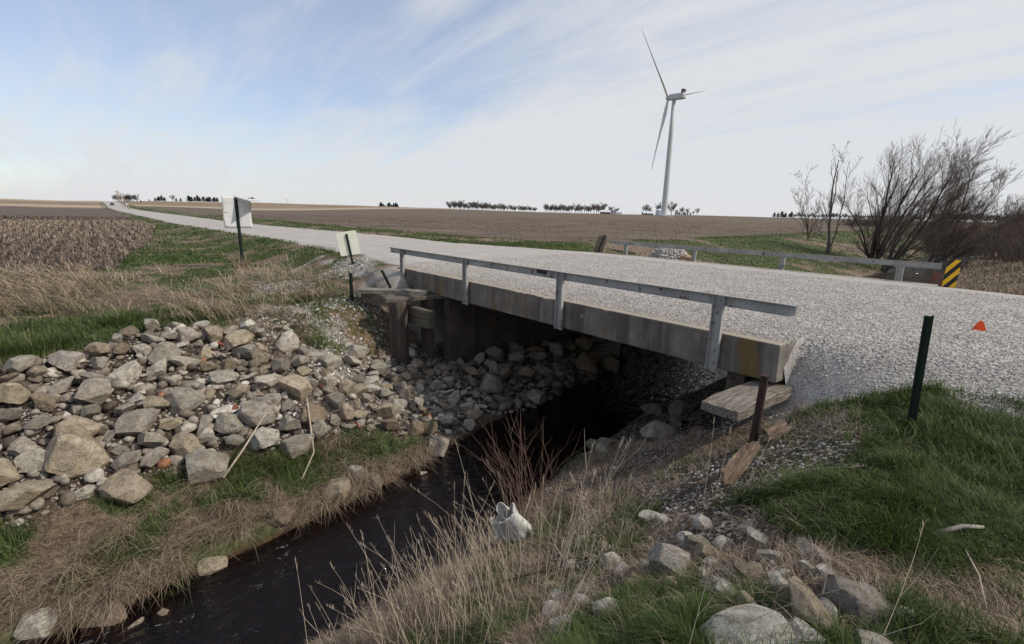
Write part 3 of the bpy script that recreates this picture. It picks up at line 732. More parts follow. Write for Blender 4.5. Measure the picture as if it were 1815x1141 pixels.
timber('wing_beam', (-14.55, 6.30, -.80), (-13.2, 6.62, -.80), .16, .30, MAT['wood_dull'], 'mossy dull beam under the grey plank, left of the round pile', 'timber', 0, 9, .012)
timber('backing_timber', (-13.3, 7.05, -1.06), (-11.93, 7.22, -1.06), .22, .255, MAT['wood_dull'], 'upper of the two squared timber ends right of the round pile', 'timber', 0, 11, .006)
timber('backing_timber', (-13.3, 7.06, -1.33), (-11.95, 7.23, -1.33), .22, .25, MAT['wood_dull'], 'lower of the two squared timber ends right of the round pile', 'timber', 0, 14, .006)
mb = MB(); mb.box((-12.75, 7.55, -1.9), (.55, .10, 2.4), Matrix.Rotation(R(6), 3, 'Z'))
o = mb.build('sheet_wall', MAT['wood_pile']); tag(o, label='dark upright backing board behind the round pile', cat='board')
# board, rusty post and rotten wood at the right end
timber('timber_board', (-2.97, 6.52, -.80), (-2.80, 8.6, -.77), .58, .17, MAT['wood_grey'], 'thick split weathered board jutting out under the right corner of the bridge', 'board', -2, 21, .010, None, .10)
def u_post(name, base, top, w_, mat, label, cat, yaw=0, th=.006, group=None, depth=.035):
    """rolled U-channel post from base to top"""
    b0 = Vector(base); t0 = Vector(top); ln = (t0-b0).length
    mb = MB(); hw = w_/2
    prof = [(-hw, depth), (-hw, depth-.012), (-hw*.55, depth-.014), (-hw*.35, 0), (hw*.35, 0), (hw*.55, depth-.014), (hw, depth-.012), (hw, depth), (hw*.42, depth), (hw*.24, .010), (-hw*.24, .010), (-hw*.42, depth)]
    mb.prism(prof, 0, ln)
    for z in np.arange(.08, ln-.03, .10): mb.tube([(0, -.001, z), (0, -.006, z)], .006, 6)
    o = mb.build(name, mat)
    q = (t0-b0).normalized().to_track_quat('Z', 'Y'); o.rotation_mode = 'QUATERNION'
    up = (t0-b0).normalized(); q2 = Vector((0, 0, 1)).rotation_difference(up)
    o.rotation_quaternion = q2 @ Euler((0, 0, yaw)).to_quaternion()
    o.location = b0
    if label: tag(o, label=label, cat=cat, group=group)
    return o
CAMYAW = math.atan2(-.757, -.653)
def face_cam(x, y): return math.atan2(-y, -x)+math.pi/2
mb = MB(); mb.tube([(0, 0, 0), (.02, .01, .6), (.035, .02, 1.24)], [.052, .052, .050], 9)
mb.tube([(.035, .02, 1.235), (.035, .02, 1.25)], [.058, .058], 7)
o = mb.build('rusty_post', MAT['rust']); o.location = (-2.44, 6.47, -1.36); tag(o, label='short rusty iron post in front of the weathered board', cat='post')
timber('rotten_wood', (-2.12, 5.02, -.96), (-2.10, 5.62, -.72), .17, .09, MAT['wood_rotten'], 'splintered rotten brown wood leaning at the foot of the rusty post', 'wood', 25, 33, .035)
timber('rotten_wood', (-2.34, 4.85, -1.04), (-2.18, 5.15, -.93), .04, .03, MAT['wood_rotten'], 'thin splinter beside the rotten brown wood', 'wood', 25, 35, .015)
timber('rotten_wood', (-2.22, 6.35, -.88), (-2.12, 6.72, -.80), .16, .06, MAT['wood_rotten'], 'small broken wood chunk right of the rusty post', 'wood', 10, 37, .03)
u_post('sign_post', (-.88, 6.78, -.5), (-.90, 6.555, .94), .085, MAT['green_post'], 'tall dark green post standing alone in the right verge', 'post', face_cam(-.88, 6.78)+.5)
mb = MB(); mb.tube([(0, -.03, 0), (0, .012, 0)], .010, 6)
o = u_post('sign_post', (-14.60, 5.95, -.95), (-14.50, 5.92, -.02), .11, MAT['green_post'], 'short green post left of the grey plank', 'post', face_cam(-14.6, 5.95)+.4)
o = u_post('sign_post', (-14.55, 7.25, -.60), (-14.75, 7.05, -.02), .09, MAT['green_post'], 'leaning stub of green post by the left end of the slab', 'post', face_cam(-14.5, 7.3))

# bent sign
def polysheet(name, pts, th, mat, parent):
    """sheet through a grid of points (rows of equal length), thickened"""
    rows = len(pts); c_ = len(pts[0]); V = [Vector(p) for r_ in pts for p in r_]
    P = lambda i, j: V[i*c_+j]
    F = [(i*c_+j, i*c_+j+1, (i+1)*c_+j+1, (i+1)*c_+j) for i in range(rows-1) for j in range(c_-1)]
    nn = (P(0, 1)-P(0, 0)).cross(P(1, 0)-P(0, 0)).normalized()*th
    n0 = len(V); V2 = V+[v+nn for v in V]; F2 = F+[tuple(n0+i for i in f[::-1]) for f in F]
    bd = [j for j in range(c_)]+[i*c_+c_-1 for i in range(1, rows)]+[(rows-1)*c_+j for j in range(c_-2, -1, -1)]+[i*c_ for i in range(rows-2, 0, -1)]
    for a, b_ in zip(bd, bd[1:]+bd[:1]): F2.append((b_, a, n0+a, n0+b_))
    mb = MB(); mb.add(V2, F2); o = mb.build(name, mat, parent, True)
    return o
sx_, sy_ = -23.2, 4.75; sz_ = float(gz(sx_, sy_))
sg = empty('road_sign', (sx_, sy_, sz_-.1), (R(-1.0), R(-.5), face_cam(sx_, sy_)), label='large blank white road sign seen from behind with its top right corner folded over', cat='road sign')
p_ = u_post('post', (0, 0, 0), (0, 0, 3.02), .125, MAT['green_post'], None, None, 0, depth=.05); p_.parent = sg
W2, HH, zb_ = .52, 1.30, 1.80
pts = []
for i in range(15):
    z = zb_+HH*i/14; row = []
    for j in range(15):
        x = -W2+2*W2*j/14; yy = .06; zz = z
        zl_ = zb_+HH-.44*HH*max(0, (x+.05)/W2); s_ = max(0, z-zl_) if x > -.05 else 0
        yy = .06-.95*s_-.25*s_*s_; zz = z-.34*s_
        row.append((x+.012*math.sin(z*5), yy-.05*abs(x)/W2*.6, zz))
    pts.append(row)
sh = polysheet('sign_panel', pts, .004, MAT['sign_white'], sg)
mb = MB(); mb.box((-.44, .022, zb_+HH*.50), (.22, .004, .022), None); k = mb.build('orange_streak', MAT['orange_smear'], sh)
cx_, cy_ = -18.15, 7.5; cz_ = float(gz(cx_, cy_))
cs = empty('road_sign', (cx_, cy_, cz_+.02), (R(3), R(-9), face_cam(cx_, cy_)), label='small cream rounded sign back tilted on a short green post by the road', cat='road sign')
p_ = u_post('post', (0, 0, 0), (0, 0, 1.16), .085, MAT['green_post'], None, None, 0); p_.parent = cs
def rrect(w_, h_, r_, n=5):
    P = []
    for cx0, cy0, a0 in ((w_/2-r_, h_/2-r_, 0), (-w_/2+r_, h_/2-r_, 90), (-w_/2+r_, -h_/2+r_, 180), (w_/2-r_, -h_/2+r_, 270)):
        for k in range(n+1): a = R(a0+90*k/n); P.append((cx0+r_*math.cos(a), cy0+r_*math.sin(a)))
    return P
mb = MB(); mb.prism(rrect(.74, .90, .07), -.003, .003, Matrix.Translation((0, .055, .80)) @ Matrix.Rotation(R(90), 4, 'X') @ Matrix.Rotation(R(0), 4, 'Z'))
mb.build('sign_panel', MAT['sign_cream'], cs)

# object marker with yellow and black stripes
m, t, b, o_ = new_mat('marker_stripes'); v = coords(t); s3 = t.nodes.new('ShaderNodeSeparateXYZ'); L(t, v, s3.inputs[0])
cc = M(t, 'FRACT', M(t, 'ADD', M(t, 'DIVIDE', M(t, 'SUBTRACT', s3.outputs[2], M(t, 'MULTIPLY', s3.outputs[0], 1.5)), .40), 10.43))
c = mix(t, M(t, 'GREATER_THAN', cc, .5), (.85, .47, .02), (.022, .022, .024))
c = mix(t, M(t, 'MULTIPLY', sstep(t, noise(t, v, 12, 5, .7), .62, .7), .5), c, (.3, .25, .2))
L(t, c, b.inputs['Base Color']); b.inputs['Roughness'].default_value = .5; MAT['stripes'] = m
ox, oy = -2.42, 19.4; oz = float(gz(ox, oy))
om = empty('object_marker', (ox, oy, -.35), (0, R(1.5), face_cam(ox, oy)), label='yellow and black striped marker board at the far right end of the bridge', cat='marker sign')
mb = MB(); mb.prism(rrect(.31, .90, .035), -.003, .003, Matrix.Rotation(R(90), 4, 'X')); k = mb.build('striped_panel', MAT['stripes'], om); k.location = (0, -.02, .73)
mb = MB(); mb.box((0, .02, .55), (.06, .03, 1.2)); mb.build('post', MAT['green_post'], om)
ox, oy = -2.78, 20.3
om = empty('object_marker', (ox, oy, -.35), (R(10), R(-6), face_cam(ox, oy)+.25), label='faded red and grey bent marker plate left of the yellow striped marker', cat='marker sign')
mb = MB(); mb.prism([(-.19, -.30), (.17, -.30), (.20, -.05), (.10, .22), (.0, .28), (-.15, .22), (-.2, .0)], -.004, .004, Matrix.Rotation(R(90), 4, 'X')); k = mb.build('marker_plate', MAT['red_reflector'], om); k.location = (0, 0, .52)
mb = MB(); mb.box((.0, -.008, .50), (.10, .004, .40), Matrix.Rotation(R(38), 3, 'Y')); mb.build('grey_patch', MAT['grey_panel'], om)
mb = MB(); mb.box((0, .03, .3), (.05, .03, .6)); mb.build('post', MAT['green_post'], om); om.scale = (.8, 1, .95)
# leaning post with an edge-on grey plate beyond the road
lx, ly = -16.7, 20.6
lm = empty('delineator_sign', (lx, ly, float(gz(lx, ly))-.05), (0, R(0), face_cam(lx, ly)), label='grey plate on a leaning dark post at the far left end of the bridge', cat='road sign')
p_ = u_post('post', (-.28, -.03, 0), (.14, -.03, 1.25), .085, MAT['green_post'], None, None, 0); p_.parent = lm
mb = MB(); mb.prism([(-.42, .35), (.06, .25), (.28, 1.18), (-.16, 1.22)], -.004, .004, Matrix.Rotation(R(90), 4, 'X')); mb.build('sign_panel', MAT['grey_panel'], lm)
timber('fallen_post', (-16.2, 20.9, .12), (-14.6, 20.75, .02), .10, .08, MAT['wood_dull'], 'grey fallen post lying right of the leaning grey plate', 'post', 0, 3, .01)

# survey flag
fl = empty('survey_flag', (-1.19, 10.68, .0), (0, 0, face_cam(-1, 10.5)), label='small bright orange survey flag on a leaning wire at the roadside', cat='flag'); fl.scale = (.72, .72, .72)
mb = MB(); mb.tube([(-.1, 0, -.05), (.22, 0, .17), (.42, 0, .36)], .007, 5); mb.build('wire', MAT['wire'], fl)
V = [(.36, 0, .28), (.40, .012, .40), (.46, -.01, .52), (.52, .02, .50), (.58, 0, .36), (.60, .01, .30), (.50, -.02, .285), (.44, .02, .30)]
mb = MB(); mb.add([Vector(p) for p in V]+[Vector(p)+Vector((0, .003, 0)) for p in V], [(0, 1, 6, 7), (1, 2, 3, 6), (3, 4, 5, 6), (15, 14, 9, 8), (14, 11, 10, 9), (14, 13, 12, 11), (0, 7, 15, 8), (7, 6, 14, 15), (6, 5, 13, 14), (5, 4, 12, 13), (4, 3, 11, 12), (3, 2, 10, 11), (2, 1, 9, 10), (1, 0, 8, 9)]); mb.build('flag', MAT['orange_flag'], fl)

# crushed plastic bucket by the water
def jug():
    bm = bmesh.new(); n = 40; rings = []
    prof = [(0, .015), (.09, .0), (.155, .015), (.175, .06), (.18, .13), (.175, .21), (.17, .28), (.165, .33), (.15, .335), (.158, .27), (.165, .20), (.165, .1)]
    for i, (r_, z) in enumerate(prof):
        ring = []
        for j in range(n):
            q = 2*math.pi*j/n
            a = float(fb(math.cos(q)*1.4+5, math.sin(q)*1.4+z*4, .8, 99, 2))-.5
            fold = -.14*math.exp(-((q-2.1)/.3)**2)-.12*math.exp(-((q-4.4)/.3)**2)-.12*math.exp(-((q-.5)/.18)**2)
            rr = r_*(1+a*.75+fold*min(1, z*5)); rag = 0
            if i in (5, 6, 7, 8): rag = a*.16*(1 if i > 5 else .5)-.09*math.exp(-((q-2.9)/.5)**2)
            ring.append(bm.verts.new((rr*math.cos(q)*1.15, rr*math.sin(q)*.78, z+rag)))
        rings.append(ring)
    for i in range(len(rings)-1):
        for j in range(n): bm.faces.new((rings[i][j], rings[i][(j+1) % n], rings[i+1][(j+1) % n], rings[i+1][j]))
    bm.faces.new(rings[0][::-1])
    me = bpy.data.meshes.new('body'); bm.to_mesh(me); bm.free(); me.materials.append(MAT['plastic'])
    for p in me.polygons: p.use_smooth = True
    me.set_sharp_from_angle(angle=R(32))
    return me
jx, jy = -4.42, 4.02; jz = float(gz(jx, jy))
e_ = empty('plastic_bucket', (jx, jy, jz+.10), (R(20), R(-28), R(20)), label='crushed white plastic bucket with a torn rim caught on the bank by the water', cat='bucket')
o = bpy.data.objects.new('body', jug()); col.objects.link(o); o.parent = e_; e_.scale = (1.3, 1.3, 1.3)
mb = MB(); P_ = [(-.17-.045*math.cos(a-2.0), -.05+.10*math.sin(a), .20+.10*math.cos(a)) for a in np.linspace(R(20), R(240), 14)]
mb.tube(P_, .020, 8); mb.build('rim', MAT['plastic_rim'], e_, True)

# ------------------------------------------------------------------ rocks
def rock_verts(seed, sub=3, cuts=15, flat=(1, .8, .65), rough=.06):
    rs = random.Random(seed); bm = bmesh.new(); bmesh.ops.create_icosphere(bm, subdivisions=sub, radius=1)
    planes = []
    for _ in range(cuts):
        n = Vector((rs.gauss(0, 1), rs.gauss(0, 1), rs.gauss(0, 1))).normalized(); planes.append((n, rs.uniform(.48, .80)))
    for v in bm.verts:
        p = v.co.copy()
        for _ in range(2):
            for n, d in planes:
                k = p.dot(n)-d
                if k > 0: p -= n*k*.96
        a = (float(fb(p.x*2+seed*3.1, p.y*2+p.z*1.3, .5, seed % 7))-.5)*rough*2
        b_ = (float(fb(p.y*2+seed*1.7, p.z*2-p.x, .22, seed % 5))-.5)*rough
        p *= 1+a+b_
        v.co = Vector((p.x*flat[0], p.y*flat[1], p.z*flat[2]))
    bm.verts.index_update()
    V = np.array([v.co[:] for v in bm.verts]); F = np.array([[v.index for v in f.verts] for f in bm.faces]); bm.free()
    V -= (V.max(0)+V.min(0))/2
    V /= np.abs(V[:, :2]).max()
    return V, F
SHAPES = [('blocky', (1, .8, .75)), ('blocky', (1, .9, .7)), ('flat', (1, .75, .38)), ('flat', (1, .85, .42)), ('long', (1, .5, .5)), ('long', (1, .55, .42)),
          ('rounded', (1, .9, .8)), ('rounded', (1, .85, .65)), ('pointed', (1, .7, .6)), ('pointed', (1, .62, .55)), ('blocky', (1, .75, .6)), ('slabby', (1, .65, .3))]
PROTO = []
for i, (nm, fl_) in enumerate(SHAPES):
    V, F = rock_verts(100+i*7, 4, 20 if nm == 'rounded' else 12, fl_, .045)
    me = np_mesh('rock', V, F, MAT['rock'], smooth=True, link=False); me.set_sharp_from_angle(angle=R(17)); PROTO.append((nm, me, V[:, 2].max()))
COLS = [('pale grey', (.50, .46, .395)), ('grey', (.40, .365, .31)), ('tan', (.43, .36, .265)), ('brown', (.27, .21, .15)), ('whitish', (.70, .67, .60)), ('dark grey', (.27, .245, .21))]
used_labels = {}
def add_rock(x, y, r, pi, ci, where, group, rz=None, tilt=.35, sink=.22, z=None, sc3=(1, 1, 1), rs=random):
    nm, me, hz_ = PROTO[pi]
    o = bpy.data.objects.new('rock', me); col.objects.link(o)
    o.rotation_euler = (rs.uniform(-tilt, tilt), rs.uniform(-tilt, tilt), rs.uniform(0, 6.28) if rz is None else rz)
    o.scale = (r*sc3[0], r*sc3[1], r*sc3[2])
    o.location = (x, y, (float(gz(x, y)) if z is None else z)+r*hz_*sc3[2]*(1-2*sink))
    cn, cc = COLS[ci]; k = rs.uniform(.82, 1.15)
    o.color = (cc[0]*k, cc[1]*k*rs.uniform(.98, 1.02), cc[2]*k, 1)
    sz = 'huge' if r > .42 else 'large' if r > .29 else 'medium' if r > .2 else 'small'
    lab = f'{sz} {cn} {nm} rock {where}'
    k_ = used_labels.setdefault(lab, []); k_.append(o)
    tag(o, label=lab, cat='rock', group=group); return o
rs = random.Random(5)
placed = []
def free(x, y, r, f=.80):
    for (a, b_, c_) in placed:
        if (a-x)**2+(b_-y)**2 < ((c_+r)*f)**2: return False
    return True
def where_left(x, y):
    d = float(xl(y))-x
    row = 'top edge' if d > 5.0 else 'upper part' if d > 4.0 else 'middle' if d > 2.9 else 'lower part' if d > 1.9 else 'foot'
    cl = ('at the far left' if y < -.9 else 'near the left end' if y < .1 else 'left of centre' if y < 1.1 else 'halfway along' if y < 2.2 else 'right of centre' if y < 3.4 else 'toward the bridge' if y < 5 else 'before the timber pile')
    return f'on the stone bank, {row}, {cl}'
n_rock = 0
explicit = [(-12.9, 2.35, .34, 6, 2), (-12.2, .15, .32, 8, 0), (-11.6, -.35, .36, 10, 1), (-11.1, 1.0, .33, 0, 1), (-12.3, 1.2, .36, 4, 0), (-10.3, 2.1, .38, 1, 1), (-10.1, -.6, .42, 0, 2),
            (-9.6, -1.35, .46, 2, 2), (-9.3, -.1, .36, 2, 2), (-9.35, 1.0, .42, 3, 1), (-11.3, 2.6, .38, 4, 0), (-10.9, 3.0, .40, 10, 2), (-10.0, 3.1, .38, 8, 3), (-10.35, 3.75, .36, 9, 1), (-12.6, 3.4, .30, 0, 0),
            (-11.7, 1.75, .34, 2, 0), (-12.8, -.7, .36, 7, 1), (-12.6, .85, .30, 0, 1), (-10.7, .2, .38, 3, 1), (-13.2, 1.9, .30, 10, 2), (-11.9, 4.2, .30, 1, 0), (-12.1, 5.6, .36, 10, 1), (-12.6, 5.2, .28, 6, 0)]
for (x, y, r, pi, ci) in explicit:
    placed.append((x, y, r)); add_rock(x, y, r, pi, ci, where_left(x, y), 'stones of the left riprap bank', rs=rs, sink=.15); n_rock += 1
tries = 0
while n_rock < 198 and tries < 60000:
    tries += 1
    y = rs.uniform(-3.2, 7.3); x = float(xl(y))-rs.uniform(.1, 6.3)
    if float(m_rip(x, y)) < .5: continue
    sp = 1 if y < 3.2 else .45
    if y > 3.2 and rs.random() > .7: continue
    if y > 3 and y < 6 and x < -11.2 and rs.random() > .3: continue
    ph = tries/60000
    r = rs.choice([.34, .31, .28, .26, .24, .22, .20, .18]) * (1 if sp == 1 else .72)
    if tries > 3000: r = min(r, .26)
    if tries > 12000: r = min(r, .19)
    if not free(x, y, r, .74): continue
    placed.append((x, y, r)); n_rock += 1
    add_rock(x, y, r, rs.randrange(12), rs.choices([0, 1, 2, 3, 4, 5], [28, 32, 22, 8, 4, 6])[0], where_left(x, y), 'stones of the left riprap bank', rs=rs, tilt=.55, sink=.12, z=float(gz(x, y))+rs.uniform(0, .10))
print('left rocks', n_rock)
tries = 0; nb_ = 0
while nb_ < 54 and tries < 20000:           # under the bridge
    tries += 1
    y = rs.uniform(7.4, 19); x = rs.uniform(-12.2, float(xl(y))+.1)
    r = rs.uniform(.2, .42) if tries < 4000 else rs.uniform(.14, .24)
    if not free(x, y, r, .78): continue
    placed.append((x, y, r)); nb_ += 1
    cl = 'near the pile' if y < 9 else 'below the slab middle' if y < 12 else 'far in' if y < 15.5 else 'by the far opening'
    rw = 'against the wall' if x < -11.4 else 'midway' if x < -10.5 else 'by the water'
    add_rock(x, y, r, rs.randrange(12), rs.choice([5, 3, 5, 1, 3]), f'under the bridge {rw}, {cl}', 'stones under the bridge', rs=rs, tilt=.5, sink=.08, z=float(gz(x, y))+rs.uniform(0, .18))  # darker tones for wet, dirty stones, also painting in the bridge's shade
print('bridge rocks', nb_)
# right foot of the bridge, in shade
for k in range(15):
    y = rs.uniform(6.8, 12); x = float(xr(y))+rs.uniform(.1, 2.6); r = rs.uniform(.16, .36)
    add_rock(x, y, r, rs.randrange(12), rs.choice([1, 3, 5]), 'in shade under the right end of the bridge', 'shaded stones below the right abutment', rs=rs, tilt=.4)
# stones along the waterline and in the creek
for (x, y, r, pi, ci, wh) in [(-8.12, 2.82, .30, 1, 2, 'at the left water edge, largest of three together'), (-8.35, 3.35, .21, 0, 1, 'left of the two behind the waterline boulder'),
                              (-8.15, 3.62, .20, 9, 0, 'right of the two behind the waterline boulder'), (-7.98, 1.86, .22, 1, 3, 'under drooping dry grass at the left waterline'),
                              (-7.62, .75, .20, 2, 2, 'half hidden by dry grass at the left waterline'), (-7.45, -.52, .24, 8, 3, 'in the creek at the bottom left, wedge to the left'),
                              (-7.6, -1.12, .22, 6, 4, 'pale in the grass at the bottom left corner'), (-7.12, .08, .13, 6, 2, 'alone in the creek near the bottom left'), (-7.08, -.28, .19, 4, 2, 'cut by the bottom edge in the creek'),
                              (-8.05, 4.6, .13, 6, 0, 'small round at the left waterline below the bridge'), (-8.6, 5.3, .3, 3, 1, 'flat at the left waterline below the bridge'), (-6.35, 2.6, .14, 7, 3, 'sunk in the middle of the creek')]:
    add_rock(x, y, r, pi, ci, wh, 'stones at the waterline', rs=rs, sink=.25, z=max(float(gz(x, y)), WZ-.12))
# foreground right
for (x, y, r, pi, ci, rz, wh, s3) in [(-.87, 2.62, .27, 7, 4, .4, 'at the bottom edge, nearest to the viewer', (1, .85, .8)), (-.72, 3.08, .24, 4, 2, -.9, 'with orange lichen at the bottom right, long and slanting', (1, 1, 1)),
                                      (-.50, 3.36, .20, 0, 1, .6, 'in the bottom right grass, right of the lichen covered one', (1, .9, .8)), (-1.10, 3.32, .17, 5, 2, 0, 'with a hollow end behind the nearest rock', (1, 1, 1)),
                                      (-.88, 3.80, .19, 5, 0, -.7, 'topmost in the lush grass of the right foreground', (1, .9, .8)), (-1.76, 3.36, .18, 6, 0, 1, 'tall mottled in the dry grass of the right foreground', (1, .9, 1.2)),
                                      (-1.78, 3.84, .12, 0, 1, 1, 'leftmost of four at the edge of the lush grass', (1, 1, 1)), (-1.56, 3.84, .10, 1, 4, 2, 'second from left of four at the edge of the lush grass', (1, 1, 1)),
                                      (-1.34, 3.92, .10, 10, 4, 0, 'third from left of four at the edge of the lush grass', (1, 1, 1.1)), (-1.14, 3.68, .10, 8, 0, 1, 'rightmost of four at the edge of the lush grass', (1, 1, 1)),
                                      (-2.44, 3.48, .12, 0, 4, 1.5, 'cube-like and pale in the middle of the dry grass slope', (1, .9, 1.1)), (-2.66, 4.44, .14, 3, 4, .9, 'flat and white on the dark soil slope', (1, .6, .8)),
                                      (-1.95, 4.22, .11, 1, 4, 0, 'white near the upper lush grass edge', (1, 1, 1.1)), (-2.76, 3.76, .09, 6, 2, 0, 'small behind the cube-like pale one', (1, 1, 1)),
                                      (-1.32, 3.10, .11, 8, 0, 1, 'upright grey beside the nearest large rock', (.8, .8, 1.3)), (-1.95, 3.12, .12, 6, 3, 0, 'brown rounded with a rusty top in the foreground grass', (1, 1, 1)),
                                      (-.86, 3.58, .07, 9, 4, 0, 'small white between the lichen rock and topmost one', (1, 1, 1)), (-2.3, 2.9, .12, 2, 1, 0, 'low flat in the dry grass at the bottom middle', (1, 1, 1)),
                                      (-2.05, 3.75, .09, 8, 0, .5, 'small grey left of the mottled tall one', (1, 1, 1)), (-1.0, 2.95, .07, 0, 2, 0, 'small tan between the two nearest large ones', (1, 1, 1)), (-.62, 2.78, .13, 6, 4, 0, 'at the bottom edge between the big pale and the lichen rock', (1, 1, .8))]:
    add_rock(x, y, r, pi, ci, wh, 'stones in the right foreground', rz=rz, tilt=.25, rs=rs, sc3=s3, sink=.2)
for k, (x, y, r) in enumerate([(-2.2, 3.3, .08), (-2.6, 3.15, .10), (-1.5, 3.5, .07), (-1.62, 3.1, .09), (-2.05, 3.45, .06), (-1.15, 3.45, .06), (-2.9, 3.4, .07), (-2.35, 4.0, .06), (-1.7, 4.1, .05), (-1.0, 3.95, .06), (-2.5, 2.8, .09), (-1.75, 2.8, .10), (-3.2, 3.9, .07), (-2.1, 4.6, .06), (-.75, 3.55, .07), (-1.42, 2.85, .07)]):
    add_rock(x, y, r, (k*5) % 12, [4, 0, 4, 2][k % 4], ['lying in the dry grass slope of the right foreground', 'scattered on the soil right of the dry stalks'][k % 2], 'small pale stones of the right foreground', rs=rs, tilt=.4, sink=.12)
spots = [(-2.35, 2.55, .12), (-2.05, 2.35, .11), (-1.6, 2.3, .10), (-1.85, 2.62, .12), (-2.75, 2.95, .10), (-1.25, 2.35, .10), (-2.2, 2.75, .09), (-1.45, 3.28, .11), (-1.0, 3.42, .10), (-1.62, 3.66, .11), (-1.95, 3.95, .10), (-.62, 3.12, .10), (-.35, 3.0, .12), (-1.18, 3.0, .10), (-2.9, 3.75, .09), (-2.45, 4.35, .08), (-.95, 3.3, .09), (-1.5, 4.15, .08), (-.3, 3.45, .08)]
for k, (x, y, r) in enumerate(spots):
    add_rock(x, y, r, (k*7+3) % 12, [4, 4, 0, 4, 2][k % 5], ['half buried in dead grass at the bottom middle', 'wedged between the larger foreground rocks'][int(x > -1.7)], 'half buried stones of the right foreground', rs=rs, tilt=.5, sink=.16)
# bricks among the riprap
mb = MB(); mb.box((0, 0, 0), (.22, .105, .07), None, .008); bme = mb.build('brick', MAT['brick'], link=False)
for (x, y, wh) in [(-10.7, 1.75, 'in the middle of the stone bank'), (-12.9, 2.0, 'at the top of the stone bank'), 
                   (-10.9, 3.65, 'broken near the white chips'), (-9.55, 3.9, 'low on the slope in front of the bridge')]:
    o = bpy.data.objects.new('brick', bme); col.objects.link(o); o.location = (x, y, float(gz(x, y))+.11); o.rotation_euler = (rs.uniform(-.6, .6), rs.uniform(-.6, .6), rs.uniform(0, 6)); o.scale = (.85, .9, .9)
    tag(o, label='red brick '+wh, cat='brick', group='bricks among the riprap')
for lab, obs in list(used_labels.items()):
    if len(lab.split()) > 16: print('LONG', lab)
for lab, obs in used_labels.items():
    if len(obs) > 1:
        for q in obs: q['group'] = 'look-alikes: '+lab
# loose small rubble and gravel stones: stuff
def scatter(name, P, S, mat, seed, kind_label, rnd=None, sub=1, flat=.65):
    rg = np.random.default_rng(seed); protos = []
    for i in range(6):
        V, F = rock_verts(300+i, sub, 7, (1, .8, flat), .03); protos.append((V, F))
    Vs = []; Fs = []; A = []; base_ = 0; n = len(P)
    which = rg.integers(0, 6, n); az = rg.uniform(0, 2*np.pi, n); ti = rg.uniform(-.6, .6, n); rn = rg.random(n) if rnd is None else rnd
    for i, (V, F) in enumerate(protos):
        k = np.where(which == i)[0]
        if not len(k): continue
        c, s = np.cos(az[k])[:, None], np.sin(az[k])[:, None]; ct, st = np.cos(ti[k])[:, None], np.sin(ti[k])[:, None]
        X, Y, Z = V[:, 0][None], V[:, 1][None], V[:, 2][None]
        Y2 = Y*ct-Z*st; Z2 = Y*st+Z*ct; X2 = X*c-Y2*s; Y3 = X*s+Y2*c
        W = np.stack([X2, Y3, Z2], -1)*S[k][:, None, None]+P[k][:, None, :]
        Vs.append(W.reshape(-1, 3)); nv = len(V)
        Fs.append((F[None]+(np.arange(len(k))*nv)[:, None, None]+base_).reshape(-1, 3)); base_ += nv*len(k)
        A.append(np.repeat(rn[k], nv))
    o = np_mesh(name, np.concatenate(Vs), np.concatenate(Fs), mat, attrs=dict(rnd=np.concatenate(A)))
    return tag(o, label=kind_label, kind='stuff')
rg = np.random.default_rng(11)
def pts_in(mask, x0, x1, y0, y1, n):
    x = rg.uniform(x0, x1, n); y = rg.uniform(y0, y1, n); k = rg.random(n) < mask(x, y); return x[k], y[k]
x, y = pts_in(m_rip, -14.6, -7.3, -3.5, 19.8, 9000); kk_ = rg.random(len(x)) < np.where((y > 2.8) & (y < 7), .55, 1); x, y = x[kk_], y[kk_]
s = (.03+.13*rg.random(len(x))**2.2)*np.where(y > 7.5, 1.35, 1)*np.where((y > 2.8) & (y < 7), .8, 1)
wc = np.exp(-((x+10.9)**2+(y-1.9)**2)/.6)+np.exp(-((x+11.6)**2+(y-3.9)**2)/1.6)
z = gz(x, y)+.01+rg.uniform(0, .10, len(x))*(s > .05)
rn = np.clip(rg.random(len(x))*.85+wc*.45, 0, .93); rn = np.where(rg.random(len(x)) < .008, 1.0, rn); rn = np.where(y > 7.6, rn*.45, rn)  # rubble under the bridge is coloured darker, deepening the shade there
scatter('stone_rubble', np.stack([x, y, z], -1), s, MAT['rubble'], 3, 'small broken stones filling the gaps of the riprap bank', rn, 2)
# chips on the right bank soil, by the pile and along the verge
x, y = pts_in(lambda x, y: ((x-xr(y) > .3)*(x-xr(y) < 4.8)*(y < 8)*.5*ss(.36, .6, fb(x, y, .6, 64))+((x < -9.5)*(x > -15)*(y > 2.6)*(y < 7))*.8+(np.hypot((x+18.2)*.7, y-7.4) < .9)*3+(np.hypot(x+17.5, y-4.8) < 1.0)*1.5), -20, -.3, 1.5, 9, 52000)
scatter('stone_chips', np.stack([x, y, gz(x, y)+.004], -1), (.005+.026*rg.random(len(x))**2.5)*np.where(x < -10, 1.8, 1), MAT['stones'], 4, 'white stone chips lying on bare soil', np.clip(rg.random(len(x))**1.5, 0, 1), 0)
# loose road stones where they can be seen one by one
def rdm(x, y):
    r_ = np.hypot(x, y); yb = np.where(x > -2.7, 7.7, 8.05)
    m_ = (y > yb)*(y < 19)*np.clip(90/(r_**2), 0, 1)
    return m_*np.where(y < 9.4, 1.5, .75)
x, y = pts_in(rdm, -16, 1.2, 7.5, 18, 210000)
s = rg.uniform(.007, .015, len(x))*(1+.6*(rg.random(len(x)) > .93)); 
z = np.maximum(road_top(x, y), np.where(x > -2.7, gz(x, y), 0.0)); z = np.where((x > -2.7) & (y < 8.45), gz(x, y), z)
scatter('loose_gravel', np.stack([x, y, z+.004], -1), s, MAT['stones'], 5, 'loose pale gravel stones on the road surface', None, 0)
